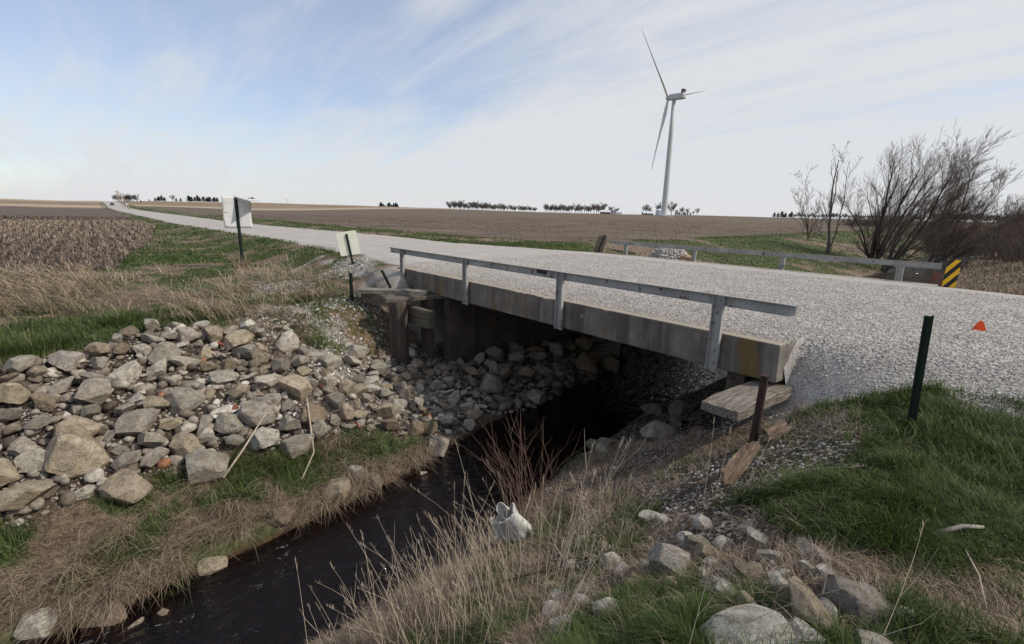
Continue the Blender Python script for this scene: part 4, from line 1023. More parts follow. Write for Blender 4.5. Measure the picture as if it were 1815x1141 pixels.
# gravel heap beyond the far rail
mb = None
n = 900; a = rg.uniform(0, 6.28, n); rr = np.sqrt(rg.random(n)); hx_, hy_ = -13.1, 21.6; gz0 = float(gz(hx_, hy_))
V, F = rock_verts(77, 4, 5, (1, .8, .55), .10); V = V*np.array([1.0, .9, 1.0])
o = np_mesh('gravel_heap', V, F, MAT['gravel'], smooth=True); o.location = (hx_, hy_, -.22); o.rotation_euler = (0, 0, .9)
tag(o, label='heap of white gravel dumped behind the far rail of the bridge', cat='gravel heap')
tv = np.where(V[:, 2] > -.15)[0]; pk = rg.choice(tv, n); Vp = V[pk]*1.0+rg.normal(0, .03, (n, 3)); cz, sz_2 = math.cos(.9), math.sin(.9)
P = np.stack([hx_+Vp[:, 0]*cz-Vp[:, 1]*sz_2, hy_+Vp[:, 0]*sz_2+Vp[:, 1]*cz, -.22+Vp[:, 2]+.02], -1)
scatter('heap_stones', P, rg.uniform(.03, .085, n), MAT['stones'], 6, 'white stones covering the gravel heap', rg.uniform(.35, .97, n), 1)
timber('tan_stone', (-12.35, 21.35, .03), (-11.75, 21.2, -.02), .34, .18, MAT['tan_slab'], 'orange tan stone block lying right of the gravel heap', 'stone', 12, 44, .03)

# ------------------------------------------------------------------ grass
def blades(name, x, y, h, w_, az, bend, mat, label, rnd=None, seg=3, z=None, curl=0.0):
    n = len(x); z = gz(x, y)-.015 if z is None else z
    rnd = rg.random(n) if rnd is None else rnd
    t = np.linspace(0, 1, seg+1)
    dx, dy = np.cos(az), np.sin(az); sxx, syy = -np.sin(az+curl), np.cos(az+curl)
    Vs = []
    for i, ti in enumerate(t):
        out_ = h*bend*ti**1.7; up_ = h*ti*(1-.55*np.minimum(bend, 1.4)*ti**1.5)
        cx_ = x+dx*out_; cy_ = y+dy*out_; cz_ = z+up_
        ww = w_*(1-ti**1.8)*.5
        if i < seg:
            Vs.append(np.stack([cx_-sxx*ww, cy_-syy*ww, cz_], -1)); Vs.append(np.stack([cx_+sxx*ww, cy_+syy*ww, cz_], -1))
        else: Vs.append(np.stack([cx_, cy_, cz_], -1))
    V = np.stack(Vs, 1); k = V.shape[1]
    F = []
    for i in range(seg-1): F += [[2*i, 2*i+1, 2*i+3], [2*i, 2*i+3, 2*i+2]]
    F.append([2*seg-2, 2*seg-1, 2*seg])
    F = np.array(F)
    FF = (F[None]+(np.arange(n)*k)[:, None, None]).reshape(-1, 3)
    o = np_mesh(name, V.reshape(-1, 3), FF, mat, smooth=True, attrs=dict(rnd=np.repeat(rnd, k)))
    return tag(o, label=label, kind='stuff')
def sample(mask, n, r0, r1, a0=-52, a1=52):
    """points in front of the camera, thinning out with distance"""
    r_ = np.exp(rg.uniform(math.log(r0), math.log(r1), n)); a = np.radians(rg.uniform(a0, a1, n))
    x = (_f.x*np.cos(a)+_r.x*np.sin(a))*r_; y = (_f.y*np.cos(a)+_r.y*np.sin(a))*r_
    k = rg.random(n) < mask(x, y); return x[k], y[k], r_[k]
def base_ok(x, y):
    d = xl(y)-x; e = x-xr(y)
    ok = ~((d < .05) & (e < .05))
    ok &= ~((m_road(x, y) > .3)); ok &= ~(m_field(x, y) > .5)
    ok &= ~((y > 7.4) & (y < 20.2) & (x > -15.6) & (x < -2.4)); ok &= ~((x > -2.7) & (y > 9.3) & (y < 18.5))
    return ok.astype(float)
# lush green, right foreground
def mg(x, y):
    e = x-xr(y); m_ = (e > 2.9)*(y < 9.3)*(y > 1.2)*m_green(x, y)
    m_ *= 1-ss(1.3, .9, np.hypot(x+2.2, (y-6.0)*.8)); return m_*base_ok(x, y)*ss(9.3, 7.9, y)
def rockfree(x, y):
    k = np.ones(len(x))
    for (a, b_, c_) in [(-.87, 2.62, .25), (-.72, 3.08, .2), (-.5, 3.36, .18), (-1.1, 3.32, .14), (-.88, 3.8, .15), (-1.76, 3.36, .15), (-1.78, 3.84, .1), (-1.56, 3.84, .09), (-1.34, 3.92, .09), (-2.44, 3.48, .11), (-2.66, 4.44, .12), (-1.95, 4.22, .1), (-.88, 6.78, .05)]:
        k *= np.hypot(x-a, y-b_) > c_
        dc = math.hypot(a, b_); ux, uy = a/dc, b_/dc; al = (x*ux+y*uy); pe = np.abs(x*uy-y*ux)
        k *= ~((al > dc-.42) & (al < dc) & (pe < c_*.8) & (rg.random(len(x)) < .8))
    return k
x, y, r_ = sample(lambda x, y: mg(x, y)*rockfree(x, y), 330000, 1.7, 9, 8, 52)
kk_ = rg.random(len(x)) < .35+.65*ss(.38, .55, fb(x, y, .28, 58)); x, y, r_ = x[kk_], y[kk_], r_[kk_]
hh = (.05+.17*ss(.25, .75, fb(x, y, .45, 65)))*rg.uniform(.5, 1.5, len(x))
blades('green_grass', x, y, hh, np.maximum(.0055, r_*.0013), (vn(x, y, .35, 66)*9)+rg.normal(0, 1.0, len(x)), rg.uniform(.1, 1.1, len(x)), MAT['grass_green'], 'lush dark green grass covering the right foreground', rg.random(len(x))**1.25*.97)
print('lush', len(x))
# green tufts elsewhere near
def mg2(x, y):
    e = x-xr(y); d = xl(y)-x; m_ = ((e < 2.9)*(e > .1)*.8+(e > 0)*(y < 9)*(e >= 2.9)*.15+(d > .25)*1.0)*m_green(x, y)*base_ok(x, y)*(1-m_rip(x, y)*.995)
    return m_
x, y, r_ = sample(mg2, 360000, 2.2, 34)
hh = np.where(r_ < 16, .10+.20*fb(x, y, .7, 67), .10+.07*fb(x, y, .7, 67))*rg.uniform(.55, 1.25, len(x)); hh = np.where((y < 1.2) & (x < -13), hh*1.25, hh); d = xl(y)-x; hh = np.where((d > 0) & (d < 2.6) & (y < 6), hh*1.35, hh)
blades('green_grass', x, y, hh, np.maximum(.005, r_*.00115), (vn(x, y, .5, 68)*9)+rg.normal(0, .8, len(x)), rg.uniform(.2, 1.0, len(x)), MAT['grass_green'], 'green grass tufts on the creek banks and verge', rg.random(len(x))**1.25*.97)
print('tufts', len(x))
x, y, r_ = sample(lambda x, y: m_green(x, y)*base_ok(x, y)*(r_ok(x, y)), 1, 30, 31) if False else (np.zeros(0),)*3
def mg3(x, y): return m_green(x, y)*base_ok(x, y)*((xl(y)-x > .3) | (x-xr(y) > .3))
x, y, r_ = sample(mg3, 200000, 26, 130)
blades('green_grass', x, y, .13*rg.uniform(.6, 1.5, len(x)), r_*.0013, rg.uniform(0, 6.28, len(x)), rg.uniform(.2, .8, len(x)), MAT['grass_green'], 'green grass of the road verge and the far creek bank', rg.random(len(x))*.95, seg=2)
# dry grass
def md(x, y):
    e = x-xr(y); d = xl(y)-x
    dn = .12+.75*ss(.38, .62, fb(x, y, .9, 69)); low = (d > .05)*(d < 2.4)*1.0
    m_ = np.where(low > 0, .62, dn*np.where(d > 5, .26, 1))*(1-.85*m_green(x, y))*base_ok(x, y)*(1-m_rip(x, y)*.985)
    m_ = np.where((e > .1)*(e < 4.8)*(y < 8.5), m_*1.7*ss(.30, .5, fb(x, y, .5, 70)), m_)
    m_ = np.where((x > -2.7)*(y > 7.6)*(y < 19), .02, m_)
    m_ = np.where((x > -14.6)*(x < -11.5)*(y > 5.0)*(y < 7.8), .05, m_)
    m_ = m_*(1-.85*ss(1.5, .8, np.hypot((x+2.3)*.8, (y-5.3))))
    return m_
x, y, r_ = sample(md, 420000, 2.0, 30)
d = xl(y)-x; edge = ss(1.4, .1, d)*(d > 0)
hh = np.where(d > 0, .16+.22*fb(x, y, .8, 72)+.22*edge, .07+.10*fb(x, y, .8, 72))*rg.uniform(.5, 1.3, len(x))
hh = np.where(r_ > 17, hh*.7, hh); hh = np.where((d > 5.5) & (r_ < 30), hh*.6, hh)
# blades droop downhill toward the water on the left bank
az0 = np.where(d > 0, rg.normal(-.55, .75, len(x)), (vn(x, y, .5, 74)*9)+rg.normal(0, .9, len(x)))
az0 = np.where((d > 6), (vn(x, y, 1.2, 75)*7)+rg.normal(0, .5, len(x)), az0)
bd = np.where(d > 0, rg.uniform(.5, 1.5, len(x)), rg.uniform(.4, 1.7, len(x)))
blades('dry_grass', x, y, hh, np.maximum(.0042, r_*.00085), az0, bd, MAT['grass_dry'], 'dry tan grass on the creek banks', rg.random(len(x)))
print('dry', len(x))
x, y, r_ = sample(lambda x, y: (1-.9*m_green(x, y))*base_ok(x, y)*((x-xr(y) > .2)*(y > 19)*1.0+(xl(y)-x > .2)*.5), 150000, 19, 140)
hh = (.18+.45*fb(x, y, 2.5, 76)*((x > xr(y))))*rg.uniform(.5, 1.2, len(x))
blades('dry_grass', x, y, hh, r_*.0011, rg.uniform(0, 6.28, len(x)), rg.uniform(.3, 1.4, len(x)), MAT['grass_dry'], 'dry brown grass beyond the bridge', rg.random(len(x))*.8)
# flattened golden straw at the field edge
def mst(x, y):
    a = ss(-24.5, -23, x)*ss(-14.6, -16.6, x)*ss(.6, -.2, y-.25*(x+20)*.3)*ss(.34, .5, fb(x, y*2.2, 2.0, 77))
    b_ = ss(2.2, .8, np.hypot((x+15.6)*.7, y-1.9)); c_ = ss(1.8, .6, np.hypot((x+17.5)*.5, (y-5.0)*.9)); return np.maximum(np.maximum(a, b_*.5), c_*.4)
x = rg.uniform(-25.5, -14, 30000); y = rg.uniform(-5, 7, 30000); k = rg.random(30000) < mst(x, y)*.8*ss(.38, .56, fb(x, y, .8, 46)); x, y = x[k], y[k]
az_ = -.25+(vn(x, y, 2.2, 78)-.5)*1.6+rg.normal(0, .22, len(x))+np.where(rg.random(len(x)) > .5, math.pi, 0)+math.pi/2*.9
r_ = np.hypot(x, y)
blades('straw', x, y, rg.uniform(.45, 1.1, len(x)), r_*.00095, az_, rg.uniform(1.0, 1.5, len(x)), MAT['straw_gold'], 'flattened golden straw between the stubble field and the stone bank', None, z=gz(x, y)+rg.uniform(0, .12, len(x)))
# fine dead litter lying on the near bank
n = 26000; y = rg.uniform(1.0, 7.8, n); x = xr(y)+rg.uniform(.2, 4.9, n); k = rg.random(n) < .9*ss(.34, .52, fb(x, y, .55, 43))*(1-.8*ss(1.5, .8, np.hypot((x+2.3)*.8, (y-5.3)))); x, y = x[k], y[k]
blades('dead_litter', x, y, rg.uniform(.06, .22, len(x)), np.full(len(x), .0045), rg.uniform(0, 6.28, len(x)), rg.uniform(1.1, 1.7, len(x)), MAT['grass_dry'], 'matted dead litter on the near bank', rg.random(len(x))**1.3, z=gz(x, y)+rg.uniform(0, .02, len(x)))
n = 16000; x = rg.uniform(-15.5, -8.6, n); y = rg.uniform(2.4, 7.2, n); k = (rg.random(n) < ss(.42, .58, fb(x, y, .7, 41))) & (xl(y)-x > .6) & ~((x > -12.8) & (y > 6.9)); x, y = x[k], y[k]
blades('dead_litter', x, y, rg.uniform(.08, .34, len(x)), np.full(len(x), .010), rg.uniform(0, 6.28, len(x)), rg.uniform(.9, 1.7, len(x)), MAT['grass_dry'], 'matted dead stems on the dirt by the left wing of the bridge', rg.random(len(x))**1.2, z=gz(x, y)+rg.uniform(0, .03, len(x)))
n = 9000; x = rg.uniform(-15.5, -8.8, n); y = rg.uniform(2.6, 7.0, n); k = (rg.random(n) < ss(.55, .62, fb(x, y, .45, 40))) & (xl(y)-x > .8); x, y = x[k], y[k]
blades('green_grass', x, y, rg.uniform(.05, .14, len(x)), np.full(len(x), .012), rg.uniform(0, 6.28, len(x)), rg.uniform(.3, 1.2, len(x)), MAT['grass_green'], 'small green weeds between the stones near the bridge', rg.random(len(x))*.9)
# long drooping straws over the waterline and the field edge
n = 5500; y = rg.uniform(-2.2, 5.6, n); d = .05+rg.random(n)**1.6*1.5; x = xl(y)-d; k = (fb(x, y, .6, 57) > .47)*(1-m_rip(x, y)*.9)*(m_green(x, y) < .5) > .5; x, y, d = x[k], y[k], d[k]
blades('straw', x, y, rg.uniform(.28, .62, len(x)), np.full(len(x), .0085), rg.normal(-.45, .55, len(x)), rg.uniform(.9, 1.7, len(x)), MAT['grass_dry'], 'long dead grass drooping over the left waterline', .3+.7*rg.random(len(x)))
n = 2600; x = rg.uniform(-24, -13.6, n); y = rg.uniform(-4.5, 7.5, n); k = ((base_ok(x, y) > .5) & (rg.random(n) < ss(.42, .62, fb(x, y, 1.5, 59)))); x, y = x[k], y[k]
blades('straw', x, y, rg.uniform(.3, .9, len(x)), np.hypot(x, y)*.0009, rg.uniform(0, 6.28, len(x)), rg.uniform(.5, 1.7, len(x)), MAT['straw_gold'], 'scattered long straws on the verge above the stone bank', .45+.55*rg.random(len(x)))
# straw clump around the bent sign post and others: things
def clump(x0, y0, n, h, spread, lab, mat='straw_gold', name='dry_grass_clump', wmul=1.0, lean=1.0, cat='grass clump', grp=None):
    a = rg.uniform(0, 6.28, n); q = spread*.3*np.sqrt(rg.random(n)); x = q*np.cos(a); y = q*np.sin(a)
    rr = math.hypot(x0, y0)
    o = blades(name, x+x0, y+y0, h*rg.uniform(.45, 1.1, n), np.full(n, max(.004, rr*.0009)*wmul), a+rg.normal(0, .4, n), rg.uniform(.1, .8, n)*lean, MAT[mat], None, seg=3)
    if 'kind' in o: del o['kind']
    c0 = Vector((x0, y0, float(gz(x0, y0))))
    V = np.empty(len(o.data.vertices)*3, np.float32); o.data.vertices.foreach_get('co', V); V = V.reshape(-1, 3)-np.array(c0); o.data.vertices.foreach_set('co', V.ravel()); o.location = c0
    return tag(o, label=lab, cat=cat, group=grp)
clump(-23.2, 4.7, 170, .75, 1.1, 'tall golden grass clump round the foot of the bent white sign')
clump(-17.3, 3.2, 260, .85, 1.6, 'spreading straw clump left of the leaning cream sign', lean=1.5)
clump(-16.2, 1.9, 120, .75, 2.2, 'loose straw clump above the top of the stone bank', lean=1.7)
clump(-15.4, 5.1, 300, .45, 1.9, 'matted brown grass clump left of the short green post', mat='grass_dry', lean=1.7)
clump(-11.5, 6.0, 120, .30, 1.2, 'small dry grass clump at the foot of the timber pile', mat='grass_dry', lean=1.3)
clump(-18.1, 20.9, 220, .60, 1.6, 'golden grass clump behind the leaning grey plate', lean=1.3)
clump(-15.5, 21.6, 240, .55, 2.0, 'golden grass clump left of the gravel heap', lean=1.5)
clump(-3.72, 1.85, 330, .62, 1.1, 'pale dry grass clump at the bottom middle by the creek', mat='grass_dry', lean=.75)
clump(-4.35, 2.7, 210, .62, 1.3, 'thin dry grass clump on the bank below the plastic jug', mat='grass_dry', lean=1.1)
clump(-1.5, 2.55, 520, .26, .85, 'bright green arching grass tuft at the bottom edge', mat='grass_green', lean=1.7, wmul=1.3)
clump(-.95, 2.92, 420, .24, .6, 'green arching grass tuft over the nearest large rock', mat='grass_green', lean=1.8, wmul=1.2)
clump(-7.35, .35, 40, .42, .3, 'green water grass tuft rooted at the left waterline', mat='grass_green', lean=1.6, wmul=1.6)
clump(-3.9, 3.2, 260, .26, .8, 'green tuft on the bank right of the dry clumps', mat='grass_green', lean=1.2)
clump(-14.8, .35, 520, .42, 1.5, 'dense dark green grass tuft at the top left of the stone bank', mat='grass_green', lean=.8)
clump(-13.6, -1.2, 420, .42, 1.8, 'green grass tuft at the left end of the stone bank', mat='grass_green', lean=.9)
clump(-12.75, 4.15, 320, .22, .8, 'round green tuft among the upper stones toward the bridge', mat='grass_green', lean=1.0)
clump(-9.05, 2.2, 260, .34, 1.0, 'bright green tuft at the foot of the stones beside the pale stick', mat='grass_green', lean=.8)
clump(-9.2, 3.6, 260, .32, 1.0, 'bright green tuft below the stones near the bridge', mat='grass_green', lean=.8)
clump(-8.5, 1.1, 200, .32, .9, 'green tuft in the dry grass of the left bank', mat='grass_green', lean=.8)
clump(-8.3, -.3, 240, .32, .9, 'green tuft in the dry grass near the bottom left', mat='grass_green', lean=.8)
clump(-3.1, 5.9, 260, .2, 1.2, 'shaded green tuft below the weathered board', mat='grass_green', lean=1.0)
clump(-3.15, 4.55, 240, .30, 1.3, 'matted dry grass clump on the dark soil right of the bucket', mat='grass_dry', lean=1.9)
clump(-2.55, 3.85, 220, .28, 1.2, 'flattened dry grass clump behind the cube-like stone', mat='grass_dry', lean=2.0)
clump(-3.75, 5.15, 260, .30, 1.3, 'dark tangled grass clump beside the reddish twig bush', mat='grass_dry', lean=1.8)
clump(-3.5, 4.95, 240, .20, .9, 'shaded green tuft right of the reddish twig bush', mat='grass_green', lean=1.2)
clump(-1.35, 3.62, 200, .20, .7, 'stiff dry grass clump among the pale stones of the right foreground', mat='grass_dry', lean=.8)
clump(-2.15, 3.1, 220, .22, .9, 'dry grass clump before the mottled tall stone', mat='grass_dry', lean=1.4)
clump(-1.0, 4.3, 260, .20, .9, 'long bladed green tuft above the row of four pale stones', mat='grass_green', lean=1.4)
# tall weed stalks in the foreground: one plant each
def weed(x0, y0, h, lean, az, n, lab, mat='stalk', rad=.0035, spread=.12, heads=True, nm='weed_stalk', branchy=2):
    z0 = float(gz(x0, y0)); mb = MB(); rs_ = random.Random(int(x0*1000)+int(y0*77))
    for i in range(n):
        a = az+rs_.uniform(-.9, .9); l = lean*rs_.uniform(.4, 1.5); hh = h*rs_.uniform(.45, 1.35 if heads else 1.05); q = Vector((rs_.uniform(-spread, spread), rs_.uniform(-spread, spread), -.02))
        kx = rs_.uniform(-.05, .05)
        pts = [q+Vector((math.cos(a+kx*j)*hh*l*(j/6)**1.6, math.sin(a+kx*j)*hh*l*(j/6)**1.6, hh*(j/6)*(1-.2*l*(j/6)))) for j in range(7)]
        mb.tube(pts, [rad*(1-.75*j/6) for j in range(7)], 4, False)
        for _ in range(rs_.randrange(0, branchy+1)):
            j = rs_.randrange(2, 6); p = pts[j]; a2 = a+rs_.uniform(-2, 2); ll = hh*rs_.uniform(.12, .3)
            mb.tube([p, p+Vector((math.cos(a2)*ll*.5, math.sin(a2)*ll*.5, ll*.6)), p+Vector((math.cos(a2)*ll*.75, math.sin(a2)*ll*.75, ll*1.15))], [rad*.6, rad*.45, rad*.2], 4, False)
        if heads:
            for k in range(7):
                p = pts[6]+(pts[6]-pts[5])*(k/7*.5-.35); a2 = rs_.uniform(0, 6.28); mb.tube([p, p+Vector((math.cos(a2)*.012, math.sin(a2)*.012, .03))], [rad*.7, rad*.2], 3, False)
    o = mb.build(nm, MAT[mat]); o.location = (x0, y0, z0); return tag(o, label=lab, cat='weed', group=None)
A0 = math.atan2(_r.y, _r.x)   # direction of the picture's right
weed(-2.42, 2.45, 1.25, .42, A0, 6, 'tall thin grass stalks rising in front of the dark water, middle foreground', spread=.10)
weed(-2.25, 2.62, 1.35, .30, A0+.2, 3, 'tall pale seed stalks left of the cube-like stone')
weed(-2.6, 2.25, .75, .35, A0+3.0, 9, 'dense pale stalks at the bottom centre', spread=.14)
weed(-2.05, 2.95, 1.05, .15, A0, 2, 'straight thin stalks before the cube-like stone', rad=.0028)
weed(-1.75, 4.9, .95, .65, A0, 4, 'slanting seed stalks below the rotten wood', rad=.004)
weed(-2.2, 4.75, .75, .5, A0+.3, 3, 'short slanting stalks on the dark soil slope', rad=.0035)
weed(-3.5, 1.75, 1.0, .45, A0+3.1, 8, 'tall straw stalks leaning left over the creek at the bottom', spread=.2, rad=.004)
weed(-4.1, 2.35, .9, .5, A0+2.9, 10, 'leaning stalks over the water below the plastic jug', spread=.25, rad=.004)
weed(-4.6, 3.2, .9, .35, A0+2.6, 12, 'tangled stalks standing before the dark water left of the jug', spread=.3, rad=.004)
for (x_, y_, h_, l_, a_, n_w, lb_) in [(-3.2, 1.75, .70, .45, 2.9, 16, 'dense pale stalk tuft cut by the bottom edge, left of centre'), (-2.95, 2.2, .62, .5, 2.4, 16, 'pale stalk tuft behind the bottom centre one'), (-3.55, 2.35, .66, .5, 3.0, 16, 'pale stalk tuft on the near bank, left of the bottom centre'),
        (-3.3, 2.9, .55, .6, 2.0, 14, 'low pale stalk tuft between the bucket and the bottom edge'), (-4.15, 2.95, .70, .4, 2.8, 14, 'pale stalks leaning over dark water, second tuft left of the bucket'), (-2.7, 1.8, .8, .3, 1.5, 10, 'tall pale stalk tuft at the very bottom centre'),
        (-4.75, 3.75, .62, .45, 2.6, 14, 'pale stalks standing at the water just left of the bucket'), (-3.75, 1.45, .75, .4, 3.1, 12, 'pale stalk tuft at the bottom edge beside the creek'), (-2.0, 2.2, .62, .5, .6, 9, 'pale stalks bending right at the bottom, before the green tuft'),
        (-2.9, 3.6, .45, .6, 1.0, 12, 'short dry stalks on the slope right of the bucket'), (-3.6, 4.6, .5, .5, 1.4, 9, 'short stalks in the shade behind the bucket')]:
    weed(x_, y_, h_, l_, A0+a_, n_w, lb_, spread=.28, rad=.0036)
weed(-3.95, 1.15, 1.0, .30, A0+2.9, 3, 'lone knotted stalks at the bottom left of the near bank', spread=.22, rad=.0045)
weed(-.95, 2.2, .85, .75, A0-.15, 2, 'feathery dry stem slanting across the right foreground rocks', rad=.003)
weed(-.4, 2.2, .75, .75, A0-.1, 1, 'single feathery stem slanting in the bottom right grass', rad=.003)
weed(-4.95, 4.6, 1.65, .55, A0+2.4, 26, 'reddish twiggy bush at the water edge behind the jug', 'stalk_red', .005, .22, False, 'twig_bush', 4)
weed(-5.2, 5.2, 1.3, .6, A0+1.2, 12, 'reddish twigs at the water edge under the bridge front', 'stalk_red', .005, .2, False, 'twig_bush', 4)
weed(-3.6, 6.9, .8, .35, A0+1.5, 7, 'thin bare twigs in the shade under the right end of the bridge', 'stalk_red', .004, .5, False, 'twig_bush', 3)
def stick(pts, r0, lab, mat='stalk'):
    mb = MB(); c0 = Vector(pts[0]); mb.tube([Vector(p)-c0 for p in pts], [r0*(1-.45*i/(len(pts)-1)) for i in range(len(pts))], 7); o = mb.build('stick', MAT[mat], smooth=True); o.location = c0; tag(o, label=lab, cat='stick')
g_ = lambda x, y, h: (x, y, float(gz(x, y))+h)
stick([g_(-9.0, 1.2, .15), g_(-9.3, 1.6, .35), g_(-9.75, 2.15, .62)], .022, 'pale bare stick leaning on the foot of the stone bank')
stick([g_(-10.2, 3.05, .42), g_(-9.6, 2.9, .35), g_(-9.0, 2.75, .22), g_(-8.5, 2.35, .15)], .020, 'crooked grey branch lying down the left bank')
stick([g_(-.33, 4.42, .06), g_(-.20, 4.62, .08), g_(-.1, 4.7, .08)], .022, 'short brown wood piece lying in the right foreground grass', 'pole_wood')
stick([g_(-.15, 4.35, .06), g_(-.05, 4.05, .10), g_(.02, 3.8, .08)], .006, 'thin broken weed stem in the right foreground grass')
stick([g_(-3.6, 2.6, .1), g_(-3.0, 3.1, .12), g_(-2.7, 3.25, .15)], .012, 'dark bent twig lying on the dry grass slope', 'stalk_red')
for k, (x_, y_, h_, l_, a_) in enumerate([(-2.75, 2.35, 1.25, .28, .4), (-3.15, 2.6, 1.2, .35, 2.6), (-2.55, 2.75, 1.05, .3, .9), (-3.6, 3.1, 1.15, .4, 2.2), (-4.3, 3.4, 1.1, .45, 2.8), (-3.0, 1.95, 1.3, .22, 1.6)]):
    weed(x_, y_, h_, l_, A0+a_, 4, ['very tall thin stalks before the bucket', 'very tall thin stalks left of the bucket over the water', 'tall thin stalks right of the bucket', 'tall thin stalks behind the pale clump of the near bank', 'tall thin stalks against the black water below the bridge', 'tallest thin stalks at the bottom centre'][k], spread=.16, rad=.0034)
for k, (x_, y_, h_, l_, a_) in enumerate([(-4.9, 4.1, 1.2, .5, 2.9), (-4.5, 2.4, 1.0, .6, 3.0), (-2.45, 3.1, 1.1, .3, .7), (-4.0, 3.7, .9, .5, 2.0)]):
    weed(x_, y_, h_, l_, A0+a_, 5, ['crossing thin stalks left of the reddish twig bush', 'thin bent stalks reaching over the middle of the creek', 'thin upright stalks before the mottled stone', 'thin crossing stalks right behind the bucket'][k], spread=.25, rad=.0036, branchy=3)
# shrub whips behind the far rail
def whips(x0, y0, n, h, lab, fan=.6, rad=.012, mat='twig_brown', nm='bare_shrub', az=A0):
    rs_ = random.Random(n+int(x0*10)); mb = MB()
    for i in range(n):
        u = rs_.uniform(-1, 1); s_ = u*fan; hh = h*(1-.35*abs(u))*rs_.uniform(.55, 1.0); dp = rs_.uniform(-.4, .4)
        pts = []
        for j in range(8):
            f = j/7; k = s_*(f**1.3)*hh; pts.append(Vector((math.cos(az)*k-math.sin(az)*dp*f*hh*.5+rs_.uniform(-.012, .012), math.sin(az)*k+math.cos(az)*dp*f*hh*.5, hh*f)))
        mb.tube(pts, [rad*(1-.8*j/7) for j in range(8)], 4, False)
        for _ in range(rs_.randrange(1, 5)):
            j = rs_.randrange(2, 7); p = pts[j]; a2 = rs_.uniform(-.7, .7); ll = hh*rs_.uniform(.15, .35)
            mb.tube([p, p+Vector((math.cos(az)*a2*ll*.5, math.sin(az)*a2*ll*.5, ll*.6)), p+Vector((math.cos(az)*a2*ll, math.sin(az)*a2*ll, ll*1.1))], [rad*.5, rad*.4, rad*.2], 3, False)
    o = mb.build(nm, MAT[mat]); o.location = (x0, y0, float(gz(x0, y0))-.05); tag(o, label=lab, cat='shrub'); return o
whips(-10.9, 23.0, 26, 3.6, 'bare whippy shrub fanning up behind the middle of the far rail', .55, .016)
whips(-12.0, 22.6, 30, 1.5, 'low brown bare shrub right of the gravel heap', .8, .010, 'stalk_red')
whips(-13.6, 24.5, 22, 2.3, 'thin bare shrub behind the gravel heap', .5, .010, 'stalk_red')
whips(-10.2, 22.0, 30, 1.5, 'tangled low shrub under the far rail, right of the whippy one', .9, .010, 'stalk_red')
whips(-7.7, 24.0, 14, 1.2, 'small dark shrub by the creek behind the far rail', .9, .010)
whips(-12.0, 21.1, 10, 1.1, 'short dark twigs leaning on the second far rail post', .8, .010)

# ------------------------------------------------------------------ corn stubble
rows_y = np.arange(-14, 8, .76); X = []; Y = []
for ry in rows_y:
    xx = -24-np.cumsum(rg.uniform(.12, .34, 330)); X.append(xx); Y.append(ry+rg.normal(0, .13, len(xx)))
x = np.concatenate(X); y = np.concatenate(Y); k = (m_field(x, y) > .5)*(x > -95)*(y > .115*x-1.5)*(rg.random(len(x)) < .85); x, y = x[k > 0], y[k > 0]
r_ = np.hypot(x, y)
def stubs(x, y):
    n = len(x); z = gz(x, y)-.03; h = rg.uniform(.13, .40, n)*.95; a = rg.uniform(0, 6.28, n); l = rg.uniform(0, .35, n)*h; rad = np.maximum(.013, r_*.00055)
    Vs = []
    for j, f in ((0, 0), (1, 1)):
        for q in range(4):
            t_ = q*math.pi/2; Vs.append(np.stack([x+np.cos(a)*l*f+rad*np.cos(t_), y+np.sin(a)*l*f+rad*np.sin(t_), z+h*f], -1))
    V = np.stack(Vs, 1); F = np.array([[q, (q+1) % 4, 4+(q+1) % 4, 4+q] for q in range(4)]+[[4, 5, 6, 7]])
    FF = (F[None]+(np.arange(n)*8)[:, None, None]).reshape(-1, 4)
    o = np_mesh('corn_stubble', V.reshape(-1, 3), FF, MAT['stubble'], attrs=dict(rnd=np.repeat(.35+.65*rg.random(n), 8))); tag(o, label='rows of cut corn stalks in the left field', kind='stuff')
stubs(x, y); print('stubs', len(x))
x, y, r_ = sample(lambda x, y: (m_field(x, y) > .5)*1.0*(y < 8), 110000, 22, 130, -52, -30)
# leafy residue follows the rows
k = rg.random(len(x)) < .75+.25*(np.abs(((y-rows_y[0])/.76+.5) % 1-.5) < .25); x, y, r_ = x[k], y[k], r_[k]
blades('corn_residue', x, y, rg.uniform(.12, .42, len(x)), r_*.0011, rg.uniform(0, 6.28, len(x)), rg.uniform(.5, 1.6, len(x)), MAT['stubble'], 'dry corn leaves and broken stalks on the left field', rg.random(len(x))*.95, seg=2)
def mfar(x, y): return (m_field(x, y) > .5)*(y > 12)*ss(.3, .6, fb(x, y, 6, 79))*1.0
x, y, r_ = sample(mfar, 120000, 24, 170, -40, 45)
blades('corn_residue', x, y, rg.uniform(.05, .17, len(x)), r_*.0012, rg.uniform(0, 6.28, len(x)), rg.uniform(.8, 1.6, len(x)), MAT['stubble'], 'crop residue scattered on the field beyond the road', rg.random(len(x))*.7, seg=2)

